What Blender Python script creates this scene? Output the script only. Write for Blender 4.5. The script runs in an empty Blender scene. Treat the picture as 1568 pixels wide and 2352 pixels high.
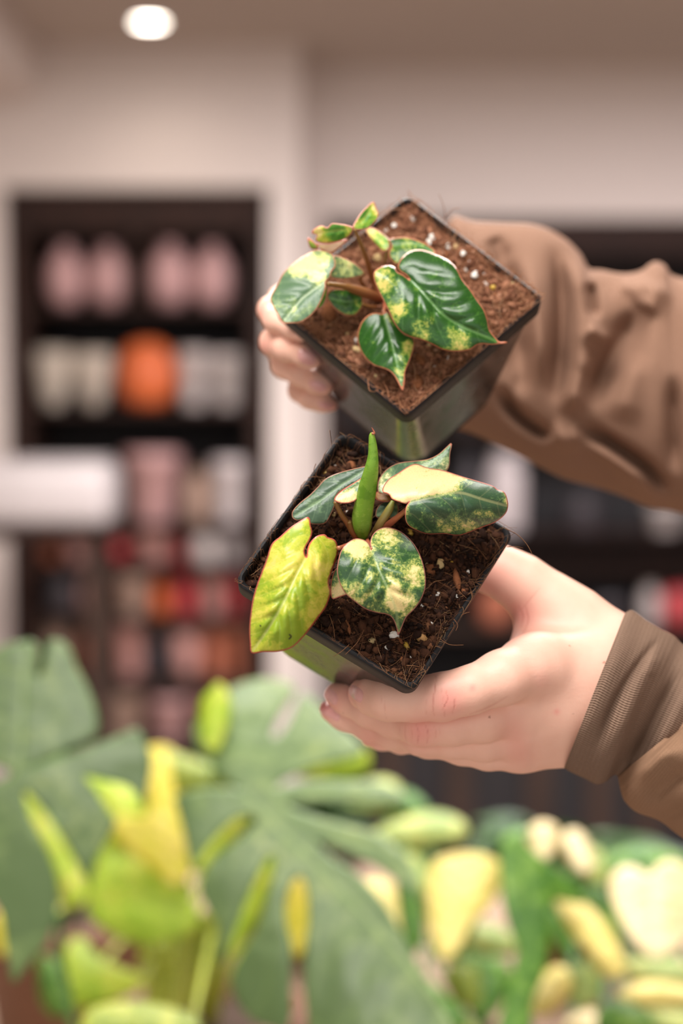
import bpy, bmesh, math, random
import numpy as np
from mathutils import Vector, Matrix
from mathutils.geometry import delaunay_2d_cdt
from mathutils.bvhtree import BVHTree

random.seed(7)
rng = np.random.default_rng(7)
scn = bpy.context.scene
COL = scn.collection

# ------------------------------------------------------------------ camera
W, H = 1568, 2352
FPX = 3920.0                      # focal length in pixels (60 mm on a 24 mm wide frame)
CAM = np.array([0.0, 0.0, 1.45])
PITCH = math.atan(226 / FPX)      # looks slightly down
cam_d = bpy.data.cameras.new('camera')
cam = bpy.data.objects.new('camera', cam_d)
COL.objects.link(cam)
cam.location = CAM
cam.rotation_euler = (math.pi / 2 - PITCH, 0, 0)
cam_d.sensor_fit = 'HORIZONTAL'
cam_d.sensor_width = 24.0
cam_d.lens = 60.0
cam_d.clip_start = 0.05
cam_d.dof.use_dof = True
cam_d.dof.focus_distance = 0.632
cam_d.dof.aperture_fstop = 4.1
scn.camera = cam

# ------------------------------------------------------------------ world, lights, exposure
scn.view_settings.view_transform = 'Standard'
scn.view_settings.look = 'None'
scn.view_settings.gamma = 1.0
scn.view_settings.use_curve_mapping = False
scn.view_settings.exposure = 0.5
world = bpy.data.worlds.new('ambient_fill')
scn.world = world
world.use_nodes = True
bgn = world.node_tree.nodes['Background']
bgn.inputs[0].default_value = (1.0, 0.97, 0.95, 1)
bgn.inputs[1].default_value = 0.76  # even ambient fill, added to light the hands and room from the front


def area_light(name, loc, rot, sx, sy, power, color):
    l = bpy.data.lights.new(name, 'AREA')
    l.shape = 'RECTANGLE'
    l.size, l.size_y = sx, sy
    l.energy = power
    l.color = color
    o = bpy.data.objects.new(name, l)
    o.location = loc
    o.rotation_euler = rot
    COL.objects.link(o)
    return o


# ceiling panels over the aisle (in front of and above the hands)
area_light('unseen_ceiling_light', (-0.35, 0.05, 2.47), (0, 0, 0), 1.2, 0.6, 30, (1.0, 0.96, 0.93))
area_light('unseen_ceiling_light', (0.1, 1.75, 2.47), (0, 0, 0), 1.4, 0.4, 44, (1.0, 0.95, 0.9))  # unseen lamp, placed and strengthened to brighten the bench foliage
area_light('unseen_ceiling_light', (-0.1, 3.2, 2.47), (0, 0, 0), 1.4, 0.5, 32, (1.0, 0.95, 0.9))
area_light('unseen_ceiling_light', (1.2, 3.6, 2.47), (0, 0, 0), 1.6, 0.5, 52, (0.98, 0.95, 1.0))

# ------------------------------------------------------------------ helpers
CP, SP = math.cos(PITCH), math.sin(PITCH)


def cam2world(X):
    """camera coords (x right, y down, z forward) -> world"""
    X = np.atleast_2d(np.asarray(X, float))
    x, y, z = X[:, 0], X[:, 1], X[:, 2]
    return np.c_[x, z * CP - y * SP, -y * CP - z * SP] + CAM


def unproj(px, py, d):
    px, py, d = np.broadcast_arrays(np.asarray(px, float), np.asarray(py, float), np.asarray(d, float))
    return np.c_[((px - W / 2) / FPX * d).ravel(), ((py - H / 2) / FPX * d).ravel(), d.ravel()]


def P(px, py, d):
    return cam2world(unproj(px, py, d))[0]


def S(r, g, b, a=1.0):
    f = lambda c: (c / 12.92 if c <= 0.04045 else ((c + 0.055) / 1.055) ** 2.4)
    return (f(r / 255), f(g / 255), f(b / 255), a)


def tag(o, label=None, cat=None, group=None, kind=None):
    if label: o['label'] = label
    if cat: o['category'] = cat
    if group: o['group'] = group
    if kind: o['kind'] = kind
    return o


def empty(name, loc, label=None, cat=None, group=None):
    o = bpy.data.objects.new(name, None)
    o.empty_display_size = 0.02
    o.location = Vector([float(v) for v in loc])
    COL.objects.link(o)
    return tag(o, label, cat, group)


def world_loc(o):
    v = np.zeros(3)
    while o is not None:
        v = v + np.array(o.location)
        o = o.parent
    return v


def mk(name, verts, faces, mat, parent=None, smooth=True, attrs=None, origin=None):
    """mesh object from world-space vertices; a child keeps its parent's origin"""
    verts = np.asarray(verts, float)
    if parent is not None:
        off = world_loc(parent)
    elif origin is not None:
        off = np.asarray(origin, float)
    else:
        off = np.array([(verts[:, 0].min() + verts[:, 0].max()) / 2, (verts[:, 1].min() + verts[:, 1].max()) / 2, verts[:, 2].min()])
    me = bpy.data.meshes.new(name)
    me.from_pydata((verts - off).tolist(), [], [list(map(int, f)) for f in faces])
    for k, v in (attrs or {}).items():
        v = np.asarray(v, np.float32)
        if v.ndim == 1:
            me.attributes.new(k, 'FLOAT', 'POINT').data.foreach_set('value', v)
        else:
            me.attributes.new(k, 'FLOAT_VECTOR', 'POINT').data.foreach_set('vector', v.ravel())
    if smooth:
        me.polygons.foreach_set('use_smooth', np.ones(len(me.polygons), bool))
    me.materials.append(mat)
    me.update()
    o = bpy.data.objects.new(name, me)
    COL.objects.link(o)
    if parent is not None:
        o.parent = parent
    else:
        o.location = Vector(off.tolist())
    return o


class MB:
    """collects boxes / tubes / lathes into one mesh"""
    def __init__(self):
        self.v, self.f = [], []

    def add(self, v, f):
        n = len(self.v)
        self.v += [tuple(map(float, p)) for p in v]
        self.f += [[i + n for i in q] for q in f]
        return self

    def box(self, lo, hi, bev=0.0):
        lo, hi = np.array(lo, float), np.array(hi, float)
        bm = bmesh.new()
        bmesh.ops.create_cube(bm, size=1.0)
        for q in bm.verts:
            q.co = Vector(((np.array(q.co) + 0.5) * (hi - lo) + lo).tolist())
        if bev > 0:
            bmesh.ops.bevel(bm, geom=bm.edges[:], offset=bev, segments=2, affect='EDGES', profile=0.5)
        bm.verts.index_update()
        self.add([q.co[:] for q in bm.verts], [[q.index for q in f.verts] for f in bm.faces])
        bm.free()
        return self

    def tube(self, pts, rad, n=10, cap=True):
        pts = np.asarray(pts, float)
        rad = np.broadcast_to(np.asarray(rad, float), (len(pts),))
        t = np.gradient(pts, axis=0)
        t /= np.linalg.norm(t, axis=1)[:, None] + 1e-12
        up = np.array([0.31, 0.17, 0.93])
        v = []
        for i in range(len(pts)):
            a = np.cross(t[i], up); a /= np.linalg.norm(a) + 1e-12
            b = np.cross(t[i], a)
            for k in range(n):
                th = 2 * math.pi * k / n
                v.append(pts[i] + rad[i] * (math.cos(th) * a + math.sin(th) * b))
        f = []
        for i in range(len(pts) - 1):
            for k in range(n):
                f.append([i * n + k, i * n + (k + 1) % n, (i + 1) * n + (k + 1) % n, (i + 1) * n + k])
        if cap:
            f.append(list(range(n))[::-1])
            f.append([(len(pts) - 1) * n + k for k in range(n)])
        return self.add(v, f)

    def lathe(self, prof, c, n=32):
        v, f = [], []
        for r, z in prof:
            for k in range(n):
                th = 2 * math.pi * k / n
                v.append((c[0] + r * math.cos(th), c[1] + r * math.sin(th), c[2] + z))
        for i in range(len(prof) - 1):
            for k in range(n):
                f.append([i * n + k, i * n + (k + 1) % n, (i + 1) * n + (k + 1) % n, (i + 1) * n + k])
        return self.add(v, f)

    def build(self, name, mat, parent=None, smooth=True, origin=None):
        return mk(name, self.v, self.f, mat, parent, smooth, origin=origin)


def catmull(pts, per=8, closed=False):
    p = np.asarray(pts, float)
    n = len(p)
    out = []
    rngk = range(n if closed else n - 1)
    for i in rngk:
        if closed:
            a, b, c, d = p[(i - 1) % n], p[i], p[(i + 1) % n], p[(i + 2) % n]
        else:
            a, b, c, d = p[max(i - 1, 0)], p[i], p[i + 1], p[min(i + 2, n - 1)]
        for t in np.arange(per) / per:
            out.append(0.5 * ((2 * b) + (c - a) * t + (2 * a - 5 * b + 4 * c - d) * t * t + (3 * b - a - 3 * c + d) * t ** 3))
    if not closed:
        out.append(p[-1])
    return np.array(out)


def resample(p, step, closed=False):
    if closed:
        p = np.vstack([p, p[:1]])
    s = np.r_[0, np.cumsum(np.linalg.norm(np.diff(p, axis=0), axis=1))]
    n = max(3, int(round(s[-1] / step)))
    q = np.linspace(0, s[-1], n + 1)
    out = np.c_[tuple(np.interp(q, s, p[:, k]) for k in range(p.shape[1]))]
    return out[:-1] if closed else out


def seg_dist(pts, poly, closed=False):
    """distance to a polyline, plus arc-length fraction and side of the nearest point"""
    pts = np.asarray(pts, float)
    if closed:
        poly = np.vstack([poly, poly[:1]])
    L = np.r_[0, np.cumsum(np.linalg.norm(np.diff(poly, axis=0), axis=1))]
    best = np.full(len(pts), 1e9); tt = np.zeros(len(pts)); sd = np.zeros(len(pts))
    for i in range(len(poly) - 1):
        a, b = poly[i], poly[i + 1]
        ab = b - a
        l2 = ab @ ab + 1e-12
        h = np.clip(((pts - a) @ ab) / l2, 0, 1)
        q = pts - a - h[:, None] * ab
        d = np.hypot(q[:, 0], q[:, 1])
        m = d < best
        best[m] = d[m]
        tt[m] = (L[i] + h[m] * math.sqrt(l2)) / L[-1]
        sd[m] = np.sign(ab[0] * q[m, 1] - ab[1] * q[m, 0])
    return best, tt, sd


def inside(pts, poly):
    x, y = pts[:, 0], pts[:, 1]
    c = np.zeros(len(pts), bool)
    j = len(poly) - 1
    for i in range(len(poly)):
        xi, yi = poly[i]; xj, yj = poly[j]
        c ^= ((yi > y) != (yj > y)) & (x < (xj - xi) * (y - yi) / (yj - yi + 1e-12) + xi)
        j = i
    return c


# ------------------------------------------------------------------ node helpers
def new_mat(name):
    m = bpy.data.materials.new(name)
    m.use_nodes = True
    nt = m.node_tree
    b = nt.nodes['Principled BSDF']
    return m, nt, b


def N(nt, typ, ins=None, **props):
    n = nt.nodes.new(typ)
    for k, v in props.items():
        setattr(n, k, v)
    for k, v in (ins or {}).items():
        s = n.inputs[k]
        if isinstance(v, bpy.types.NodeSocket):
            nt.links.new(v, s)
        else:
            s.default_value = v
    return n


def attr(nt, name, vec=False):
    n = N(nt, 'ShaderNodeAttribute', attribute_name=name)
    return n.outputs['Vector'] if vec else n.outputs['Fac']


def math_n(nt, op, a, b=0.0, c=None, clamp=False):
    d = {0: a, 1: b}
    if c is not None: d[2] = c
    n = N(nt, 'ShaderNodeMath', d, operation=op)
    n.use_clamp = clamp
    return n.outputs[0]


def smooth_n(nt, v, lo, hi, a=0.0, b=1.0):
    return N(nt, 'ShaderNodeMapRange', {0: v, 1: lo, 2: hi, 3: a, 4: b}, interpolation_type='SMOOTHSTEP').outputs[0]


def mix_n(nt, fac, a, b):
    n = N(nt, 'ShaderNodeMix', data_type='RGBA')
    for s, v in ((n.inputs[0], fac), (n.inputs[6], a), (n.inputs[7], b)):
        if isinstance(v, bpy.types.NodeSocket): nt.links.new(v, s)
        else: s.default_value = v
    return n.outputs[2]


def ramp_n(nt, fac, stops, interp='LINEAR'):
    n = N(nt, 'ShaderNodeValToRGB', {0: fac})
    e = n.color_ramp.elements
    while len(e) < len(stops): e.new(0.5)
    for q, (p, c) in zip(e, stops):
        q.position, q.color = p, c
    n.color_ramp.interpolation = interp
    return n.outputs[0]


def noise_n(nt, vec, scale, detail=4.0, rough=0.55, dist=0.0):
    return N(nt, 'ShaderNodeTexNoise', {'Vector': vec, 'Scale': scale, 'Detail': detail, 'Roughness': rough, 'Distortion': dist}).outputs['Fac']


def coords(nt, which='Object'):
    return N(nt, 'ShaderNodeTexCoord').outputs[which]


def bump_n(nt, b, height, strength=0.3, distance=0.001):
    n = N(nt, 'ShaderNodeBump', {'Strength': strength, 'Distance': distance, 'Height': height})
    nt.links.new(n.outputs[0], b.inputs['Normal'])


def plain(name, col, rough=0.5, var=0.12, scale=12.0, spec=0.5, bump=0.0, metal=0.0, bscale=None):
    m, nt, b = new_mat(name)
    n = noise_n(nt, coords(nt), scale)
    dark = tuple(c * (1 - var) for c in col[:3]) + (1,)
    light = tuple(min(1, c * (1 + var)) for c in col[:3]) + (1,)
    nt.links.new(mix_n(nt, n, dark, light), b.inputs['Base Color'])
    b.inputs['Roughness'].default_value = rough
    b.inputs['Specular IOR Level'].default_value = spec
    b.inputs['Metallic'].default_value = metal
    if bump:
        bump_n(nt, b, noise_n(nt, coords(nt), bscale or scale * 6), bump, 0.002)
    return m


def wood(name, dark, light, scale=6.0, rough=0.65):
    m, nt, b = new_mat(name)
    mp = N(nt, 'ShaderNodeMapping', {0: coords(nt)})
    mp.inputs['Scale'].default_value = (8, 8, 1)
    n = noise_n(nt, mp.outputs[0], scale, 6, 0.6, 0.6)
    nt.links.new(ramp_n(nt, n, [(0.3, dark), (0.7, light)]), b.inputs['Base Color'])
    b.inputs['Roughness'].default_value = rough
    b.inputs['Specular IOR Level'].default_value = .2
    return m
# ------------------------------------------------------------------ the room
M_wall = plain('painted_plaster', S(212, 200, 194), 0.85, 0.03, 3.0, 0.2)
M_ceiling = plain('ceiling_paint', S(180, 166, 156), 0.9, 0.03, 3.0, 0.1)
M_floor = plain('dark_vinyl_floor', S(176, 160, 146), 0.45, 0.1, 4.0)
M_wood = wood('dark_stained_wood', S(30, 19, 15), S(54, 32, 25))
M_wood2 = wood('brown_stained_wood', S(50, 38, 33), S(70, 53, 45))
M_back = plain('charcoal_back_panel', S(30, 26, 28), 0.8, 0.1, 3.0)
M_glow, _nt, _b = new_mat('lamp_glow')
_b.inputs['Emission Color'].default_value = (1.0, 0.9, 0.78, 1)
_b.inputs['Emission Strength'].default_value = 14.0
_b.inputs['Base Color'].default_value = (0.9, 0.9, 0.9, 1)
M_white_trim = plain('white_metal_trim', S(226, 216, 208), 0.5, 0.03, 5.0)

CEIL = 2.515


def at_y(px, py, y):
    """point on the vertical plane world-y = y seen at a pixel"""
    r = P(px, py, 1.0) - CAM
    return CAM + r * (y / r[1])


def X_at(px, y): return float(at_y(px, 950, y)[0])
def Z_at(py, y): return float(at_y(784, py, y)[2])


def structure(name, mb, mat):
    o = mb.build(name, mat, smooth=False)
    o['kind'] = 'structure'
    return o


YL, YR, YB = 5.0, 5.35, 5.75
structure('floor', MB().box((-4, -2.2, -0.1), (4, YB + 0.5, 0)), M_floor)
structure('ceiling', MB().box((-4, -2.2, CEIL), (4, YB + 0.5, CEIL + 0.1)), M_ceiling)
structure('wall_right', MB().box((4, -2.2, 0), (4.1, YB + 0.5, CEIL)), M_wall)
structure('wall_left', MB().box((-4.1, -2.2, 0), (-4, YB + 0.5, CEIL)), M_wall)
# left stretch of the back wall, with the opening for the shelf unit
xl0, xl1, zl1 = X_at(12, YL), X_at(618, YL), Z_at(430, YL)
xp = X_at(690, YL)
wl = MB()
wl.box((-4, YL, 0), (xl0, YB, CEIL)).box((xl0, YL, zl1), (xl1, YB, CEIL)).box((xl1, YL, 0), (xp, YB, CEIL))
structure('wall_back', wl, M_wall)
xr0, zr1 = X_at(742, YR), Z_at(500, YR)
wr = MB()
wr.box((xp, YR, 0), (xr0, YB, CEIL)).box((xr0, YR, zr1), (4, YB, CEIL))
wr.box((X_at(2300, YR) + .004, YR, 0), (4, YB, zr1))
structure('wall_back_recess', wr, M_wall)
structure('wall_niche_back', MB().box((-4, YB + 0.02, 0), (4, YB + 0.1, CEIL)), M_back)
# bulkhead hanging from the ceiling at the left
structure('trim_1', MB().box((-4, 1.2, CEIL - 0.16), (X_at(98, YL) - 0.005, YL - 0.001, CEIL)), M_wall)

# recessed downlight
r0 = P(343, 44, 1.0) - CAM
pl = CAM + r0 * ((CEIL - CAM[2]) / r0[2])
dl = empty('downlight', (pl[0], pl[1], CEIL - 0.012), 'round recessed ceiling downlight glowing warm white above the dark shelves', 'ceiling light')
R = 0.037
MB().lathe([(R + 0.012, 0.012), (R + 0.012, 0.006), (R + 0.006, 0.0), (R, 0.004), (R, 0.011)], (pl[0], pl[1], CEIL - 0.012), 48).build('trim_ring', M_white_trim, dl)
MB().lathe([(0.0001, 0.004), (R * 0.5, 0.004), (R, 0.0045)], (pl[0], pl[1], CEIL - 0.012), 48).build('lens', M_glow, dl)
lp = bpy.data.lights.new('downlight_beam', 'SPOT')
lp.energy = 3.5; lp.spot_size = math.radians(150); lp.spot_blend = 1.0; lp.shadow_soft_size = 0.05; lp.color = (1, 0.88, 0.76)
lo = bpy.data.objects.new('downlight_beam', lp); lo.location = (pl[0], pl[1], CEIL - 0.03); COL.objects.link(lo)


# ------------------------------------------------------------------ shelf units
def shelf_unit(name, label, x0, x1, ztop, yfront, depth, boards, uprights, fw, header, kick=0.1):
    e = empty(name, ((x0 + x1) / 2, yfront + depth / 2, 0), label, 'shelf')
    MB().box((x0, yfront, 0), (x0 + fw, yfront + depth, ztop), 0.004).build('side_panel', M_wood, e, False)
    MB().box((x1 - fw, yfront, 0), (x1, yfront + depth, ztop), 0.004).build('side_panel', M_wood, e, False)
    MB().box((x0 + fw, yfront + 0.01, ztop - header), (x1 - fw, yfront + 0.04, ztop), 0.003).build('header', M_wood, e, False)
    MB().box((x0 + fw, yfront + depth - 0.015, 0), (x1 - fw, yfront + depth, ztop)).build('back_panel', M_back, e, False)
    for z in boards:
        MB().box((x0 + fw, yfront + 0.012, z - 0.016), (x1 - fw, yfront + depth - 0.015, z), 0.002).build('shelf_board', M_wood2 if z < 0.9 else M_wood, e, False)
    for x, za, zb in uprights:
        MB().box((x - 0.012, yfront + 0.02, za), (x + 0.012, yfront + depth - 0.015, zb), 0.002).build('divider', M_wood, e, False)
    return e


ZL = [Z_at(p, YL + 0.12) for p in (706, 936, 1200, 1292, 1412, 1556, 1700, 1860, 2010)]
shelf_unit('shelf_unit', 'tall dark wooden shelf unit set into the pale wall under the downlight', xl0 + 0.004, xl1 - 0.004, zl1 - 0.004, YL + 0.03, 0.4,
           ZL, [(X_at(322, YL + 0.1), ZL[0], zl1 - 0.1)], 0.055, 0.12)
xr1 = X_at(2300, YR)
ZR = [Z_at(p, YR) for p in (770, 985, 1228, 1300, 1450, 1640)]
unit_r = shelf_unit('shelf_unit', 'wide dark shelf unit behind the sleeves at the right', xr0 + 0.004, xr1, zr1 - 0.004, YR + 0.01, 0.3,
           ZR, [], 0.05, 0.11)
# cabinet below the right-hand shelf: tall dark doors with lighter stiles
cab = empty('base_cabinet', (X_at(1250, YR - 0.4), YR - 0.2, 0), 'low dark cabinet with upright wooden slats behind the lower sleeve', 'cabinet')
cx0, cx1, cz = X_at(770, YR - 0.4), X_at(2000, YR - 0.4), Z_at(1640, YR - 0.4)
MB().box((cx0, YR - 0.36, 0), (cx1, YR - 0.01, cz - 0.03)).build('body', M_back, cab, False)
MB().box((cx0, YR - 0.4, cz - 0.03), (cx1, YR - 0.01, cz), 0.004).build('worktop', M_wood, cab, False)
for px in (900, 1060, 1245, 1385, 1500, 1640):
    x = X_at(px, YR - 0.38)
    MB().box((x - 0.035, YR - 0.385, 0.02), (x + 0.035, YR - 0.36, cz - 0.035), 0.003).build('slat', M_wood2, cab, False)


# ------------------------------------------------------------------ goods on the shelves
def mcol(name, rgb, rough=0.45):
    return plain(name, S(*rgb), rough, 0.1, 9.0)


M_pink = mcol('blush_ceramic', (188, 146, 144)); M_cream = mcol('oatmeal_ceramic', (186, 172, 158), 0.7)
M_orange = mcol('burnt_orange_glaze', (206, 100, 52)); M_greyw = mcol('grey_white_ceramic', (190, 178, 174), 0.6)
M_white = mcol('white_ceramic', (206, 194, 194)); M_red = mcol('red_glaze', (186, 66, 70)); M_terra = mcol('terracotta', (178, 104, 78), 0.8)
M_rose = mcol('dusty_rose_ceramic', (202, 150, 142), 0.6); M_char = mcol('charcoal_ceramic', (58, 52, 56)); M_tan = mcol('tan_clay', (176, 146, 130), 0.8)
M_trough = mcol('trough_enamel', (186, 177, 177)); M_dgreen = mcol('dark_green_glass', (44, 62, 46), 0.2)


def prof_of(kind, r, h):
    if kind == 'vase':
        p = [(0, 0), (.5, 0), (.62, .03), (.9, .2), (1, .42), (.92, .66), (.66, .84), (.42, .92), (.42, .97), (.5, 1), (.44, .99), (.36, .9), (0, .88)]
    elif kind == 'bowl':
        p = [(0, 0), (.45, 0), (.5, .06), (.74, .3), (.93, .68), (1, 1), (.96, 1), (.86, .66), (.6, .28), (0, .18)]
    elif kind == 'pot':
        p = [(0, 0), (.68, 0), (.72, .03), (.92, .8), (1, .82), (1, 1), (.92, 1), (.86, .82), (.8, .7), (0, .7)]
    elif kind == 'jar':
        p = [(0, 0), (.9, 0), (1, .04), (1, .7), (.94, .78), (.66, .84), (.66, .87), (.72, .88), (.72, .98), (.66, 1), (0, 1)]
    elif kind == 'bottle':
        p = [(0, 0), (.9, 0), (1, .03), (1, .52), (.86, .64), (.4, .74), (.34, .8), (.34, .96), (.4, .97), (.4, 1), (.3, 1), (0, .98)]
    else:   # gourd: ribbed squat vessel
        p = [(0, 0), (.55, 0), (.82, .12), (1, .4), (.98, .62), (.76, .88), (.46, .97), (.4, 1), (.34, .96), (0, .9)]
    return [(max(a * r, 1e-4), b * h) for a, b in p]


def ware(name, kind, px0, px1, pytop, z, y, mat, label, cat, group=None, parts=None):
    """a vessel standing on height z at depth y, spanning px0..px1 with its top at pytop"""
    if px0 < 620 and px1 < 640:
        px0, px1 = 318 + (px0 - 318) * .945, 318 + (px1 - 318) * .945
    xc = (X_at(px0, y) + X_at(px1, y)) / 2
    r = (X_at(px1, y) - X_at(px0, y)) / 2
    h = Z_at(pytop, y) - z
    c = (xc, y, z + 0.0005)
    if parts == 'lid':
        e = empty(name, c, label, cat, group)
        MB().lathe(prof_of('jar', r, h * .86), c, 36).build('body', mat, e)
        MB().lathe([(1e-4, h * .84), (r * .78, h * .84), (r * .8, h * .9), (r * .5, h * .95), (r * .14, h * .96), (r * .16, h), (1e-4, h)], c, 36).build('lid', M_wood2, e)
        return e
    mb = MB().lathe(prof_of(kind, r, h), c, 36)
    if kind == 'gourd':
        v = np.array(mb.v)
        a = np.arctan2(v[:, 1] - y, v[:, 0] - xc)
        k = 1 + 0.05 * np.cos(9 * a)
        v[:, 0] = xc + (v[:, 0] - xc) * k; v[:, 1] = y + (v[:, 1] - y) * k
        mb.v = [tuple(q) for q in v]
    o = mb.build(name, mat, origin=c)
    return tag(o, label, cat, group)


ysh = YL + 0.13
words = ['leftmost', 'second', 'third', 'rightmost']
for i, (a, b, t) in enumerate([(96, 190, 566), (198, 296, 568), (344, 446, 562), (450, 548, 566)]):
    ware('round_vase', 'vase', a, b, t, ZL[0], ysh, M_pink, '%s blush pink round vase on the top shelf of the left unit' % words[i], 'vase', 'pink vases on the top shelf')
for i, (a, b) in enumerate([(64, 160), (160, 258)]):
    ware('stacking_bowl', 'bowl', a, b, 806 + 4 * i, ZL[1], ysh, M_cream, ['oatmeal bowl at the left end of the shelf with the orange pot', 'oatmeal bowl right beside the burnt orange pot'][i], 'bowl', 'oatmeal bowls on the second shelf')
ware('orange_pot', 'gourd', 270, 408, 786, ZL[1], ysh - 0.02, M_orange, 'squat ribbed burnt orange pot in the middle of the second shelf', 'pot')
for i, (a, b) in enumerate([(412, 490), (492, 574)]):
    ware('grey_planter', 'pot', a, b, 806 + 6 * i, ZL[1], ysh, M_greyw, ['grey-white planter just right of the orange pot', 'grey-white planter at the right end of the second shelf'][i], 'planter', 'grey planters on the second shelf')
# third board
ware('glass_bottle', 'bottle', 240, 276, 1060, ZL[2], ysh, M_dgreen, 'dark green bottle between the white trough and the pale pink planter', 'bottle')
ware('pale_planter', 'pot', 282, 420, 1038, ZL[2], ysh, M_pink, 'pale pink planter with a rim on the third shelf', 'planter')
ware('lidded_jar', 'jar', 428, 492, 1062, ZL[2], ysh, M_tan, 'tan jar with wooden lid beside the pale pink planter', 'jar', parts='lid')
ware('white_planter', 'pot', 496, 584, 1056, ZL[2], ysh - 0.03, M_white, 'white planter at the right end of the third shelf', 'planter')
rows = [
    (3, 1228, [(70, 128, M_terra, 'pot'), (134, 196, M_rose, 'pot'), (212, 300, M_red, 'gourd'), (306, 396, M_rose, 'pot'), (400, 440, M_red, 'bottle'), (444, 512, M_greyw, 'jar'), (512, 580, M_white, 'pot')]),
    (4, 1318, [(84, 168, M_char, 'jar'), (172, 246, M_rose, 'gourd'), (262, 340, M_tan, 'pot'), (344, 392, M_orange, 'bottle'), (398, 462, M_red, 'jar'), (466, 528, M_rose, 'pot'), (526, 578, M_red, 'jar')]),
    (5, 1440, [(72, 150, M_tan, 'bowl'), (168, 240, M_terra, 'gourd'), (256, 330, M_rose, 'pot'), (338, 386, M_char, 'bottle'), (392, 470, M_rose, 'bowl'), (470, 520, M_terra, 'jar'), (522, 580, M_terra, 'pot')]),
    (6, 1596, [(100, 220, M_tan, 'pot'), (226, 330, M_tan, 'pot'), (336, 440, M_pink, 'pot'), (446, 560, M_rose, 'pot')]),
]
cn = {M_terra: 'terracotta', M_rose: 'dusty rose', M_red: 'red', M_greyw: 'grey-white', M_white: 'white', M_char: 'charcoal', M_tan: 'tan', M_orange: 'orange', M_pink: 'blush pink'}
kn = {'pot': 'planter', 'gourd': 'squat round pot', 'bottle': 'narrow bottle', 'jar': 'jar', 'bowl': 'bowl'}
kc = {'pot': 'planter', 'gourd': 'pot', 'bottle': 'bottle', 'jar': 'jar', 'bowl': 'bowl'}
rown = {3: 'fourth', 4: 'fifth', 5: 'sixth', 6: 'seventh'}
ordn = ['first', 'second', 'third', 'fourth', 'fifth', 'sixth', 'last']
for bi, top, items in rows:
    for i, (a, b, m, k) in enumerate(items):
        ware(kn[k].replace(' ', '_'), k, a, b, top + random.randint(-6, 8), ZL[bi], ysh + random.uniform(-0.02, 0.03), m,
             '%s %s, %s from the left on the left unit\'s %s board' % (cn[m], kn[k], ordn[i] if i < len(items) - 1 else 'last', rown[bi]), kc[k], 'goods on the lower left shelves')
# white trough on a plinth in front of the left shelf
yt = 4.3
tx0, tx1, tz0, tz1 = X_at(-160, yt), X_at(246, yt), Z_at(1212, yt), Z_at(1066, yt)
tr = empty('white_trough', ((tx0 + tx1) / 2, yt + .14, tz0), 'long white rounded trough planter standing before the left shelf unit', 'planter')
MB().box((tx0, yt, tz0), (tx1, yt + .28, tz1), 0.03).build('body', M_trough, tr)
MB().box((tx0 + .02, yt + .02, tz1 - 0.001), (tx1 - .02, yt + .26, tz1 + .008), 0.003).build('rim', M_trough, tr)
st = empty('plinth', ((tx0 + tx1) / 2, yt + .14, 0), 'dark wooden stand under the long white trough', 'stand')
MB().box((tx0 - .02, yt - .01, tz0 - .03), (tx1 + .02, yt + .3, tz0 - .0005), 0.003).build('top', M_wood, st, False)
for x in (tx0 + .03, tx1 - .06):
    for y in (yt + .02, yt + .24):
        MB().box((x, y, 0), (x + .035, y + .035, tz0 - .03)).build('leg', M_wood2, st, False)
# goods on the right shelf
yr = YR + 0.13
for (k, a, b, t, bi, m, lab, cat) in [
        ('bottle', 1050, 1112, 1010, 2, M_char, 'charcoal bottle under the brown sleeve on the right shelf', 'bottle'),
        ('jar', 1120, 1204, 1040, 2, M_white, 'tall white jar under the brown sleeve on the right shelf', 'jar'),
        ('pot', 1490, 1570, 1160, 2, M_greyw, 'grey-white planter near the right edge under the upper sleeve', 'planter'),
        ('jar', 1300, 1380, 1130, 2, M_char, 'charcoal jar between the white jar and the grey-white planter', 'jar'),
        ('gourd', 1100, 1180, 1350, 4, M_terra, 'terracotta pot seen through the gap above the lower hand', 'pot'),
        ('jar', 1476, 1520, 1346, 4, M_greyw, 'grey-white jar above the cuff on the right shelf', 'jar'),
        ('gourd', 1520, 1610, 1350, 4, M_red, 'red round pot above the cuff at the right edge', 'pot'),
        ('bowl', 1350, 1450, 1370, 4, M_char, 'charcoal bowl above the lower wrist on the right shelf', 'bowl')]:
    ware(kn[k].replace(' ', '_'), k, a, b, t, ZR[bi], yr, m, lab, cat, 'goods on the right shelf')
# ------------------------------------------------------------------ pots held in the hands
M_pot, nt, b = new_mat('glossy_black_plastic')
n1 = noise_n(nt, coords(nt), 60, 5, 0.6)
nt.links.new(ramp_n(nt, n1, [(0.35, (0.009, 0.009, 0.009, 1)), (0.75, (0.022, 0.02, 0.019, 1))]), b.inputs['Base Color'])
nt.links.new(smooth_n(nt, n1, 0.3, 0.8, 0.14, 0.34), b.inputs['Roughness'])
b.inputs['Specular IOR Level'].default_value = 0.65
bump_n(nt, b, noise_n(nt, coords(nt), 160, 3), 0.06, 0.001)
M_rim, nt, b = new_mat('scuffed_black_plastic')
n1 = noise_n(nt, coords(nt), 400, 4, 0.7)
nt.links.new(ramp_n(nt, n1, [(0.55, (0.010, 0.010, 0.011, 1)), (0.8, (0.032, 0.032, 0.033, 1))]), b.inputs['Base Color'])
b.inputs['Roughness'].default_value = 0.55
b.inputs['Specular IOR Level'].default_value = 0.3


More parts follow.
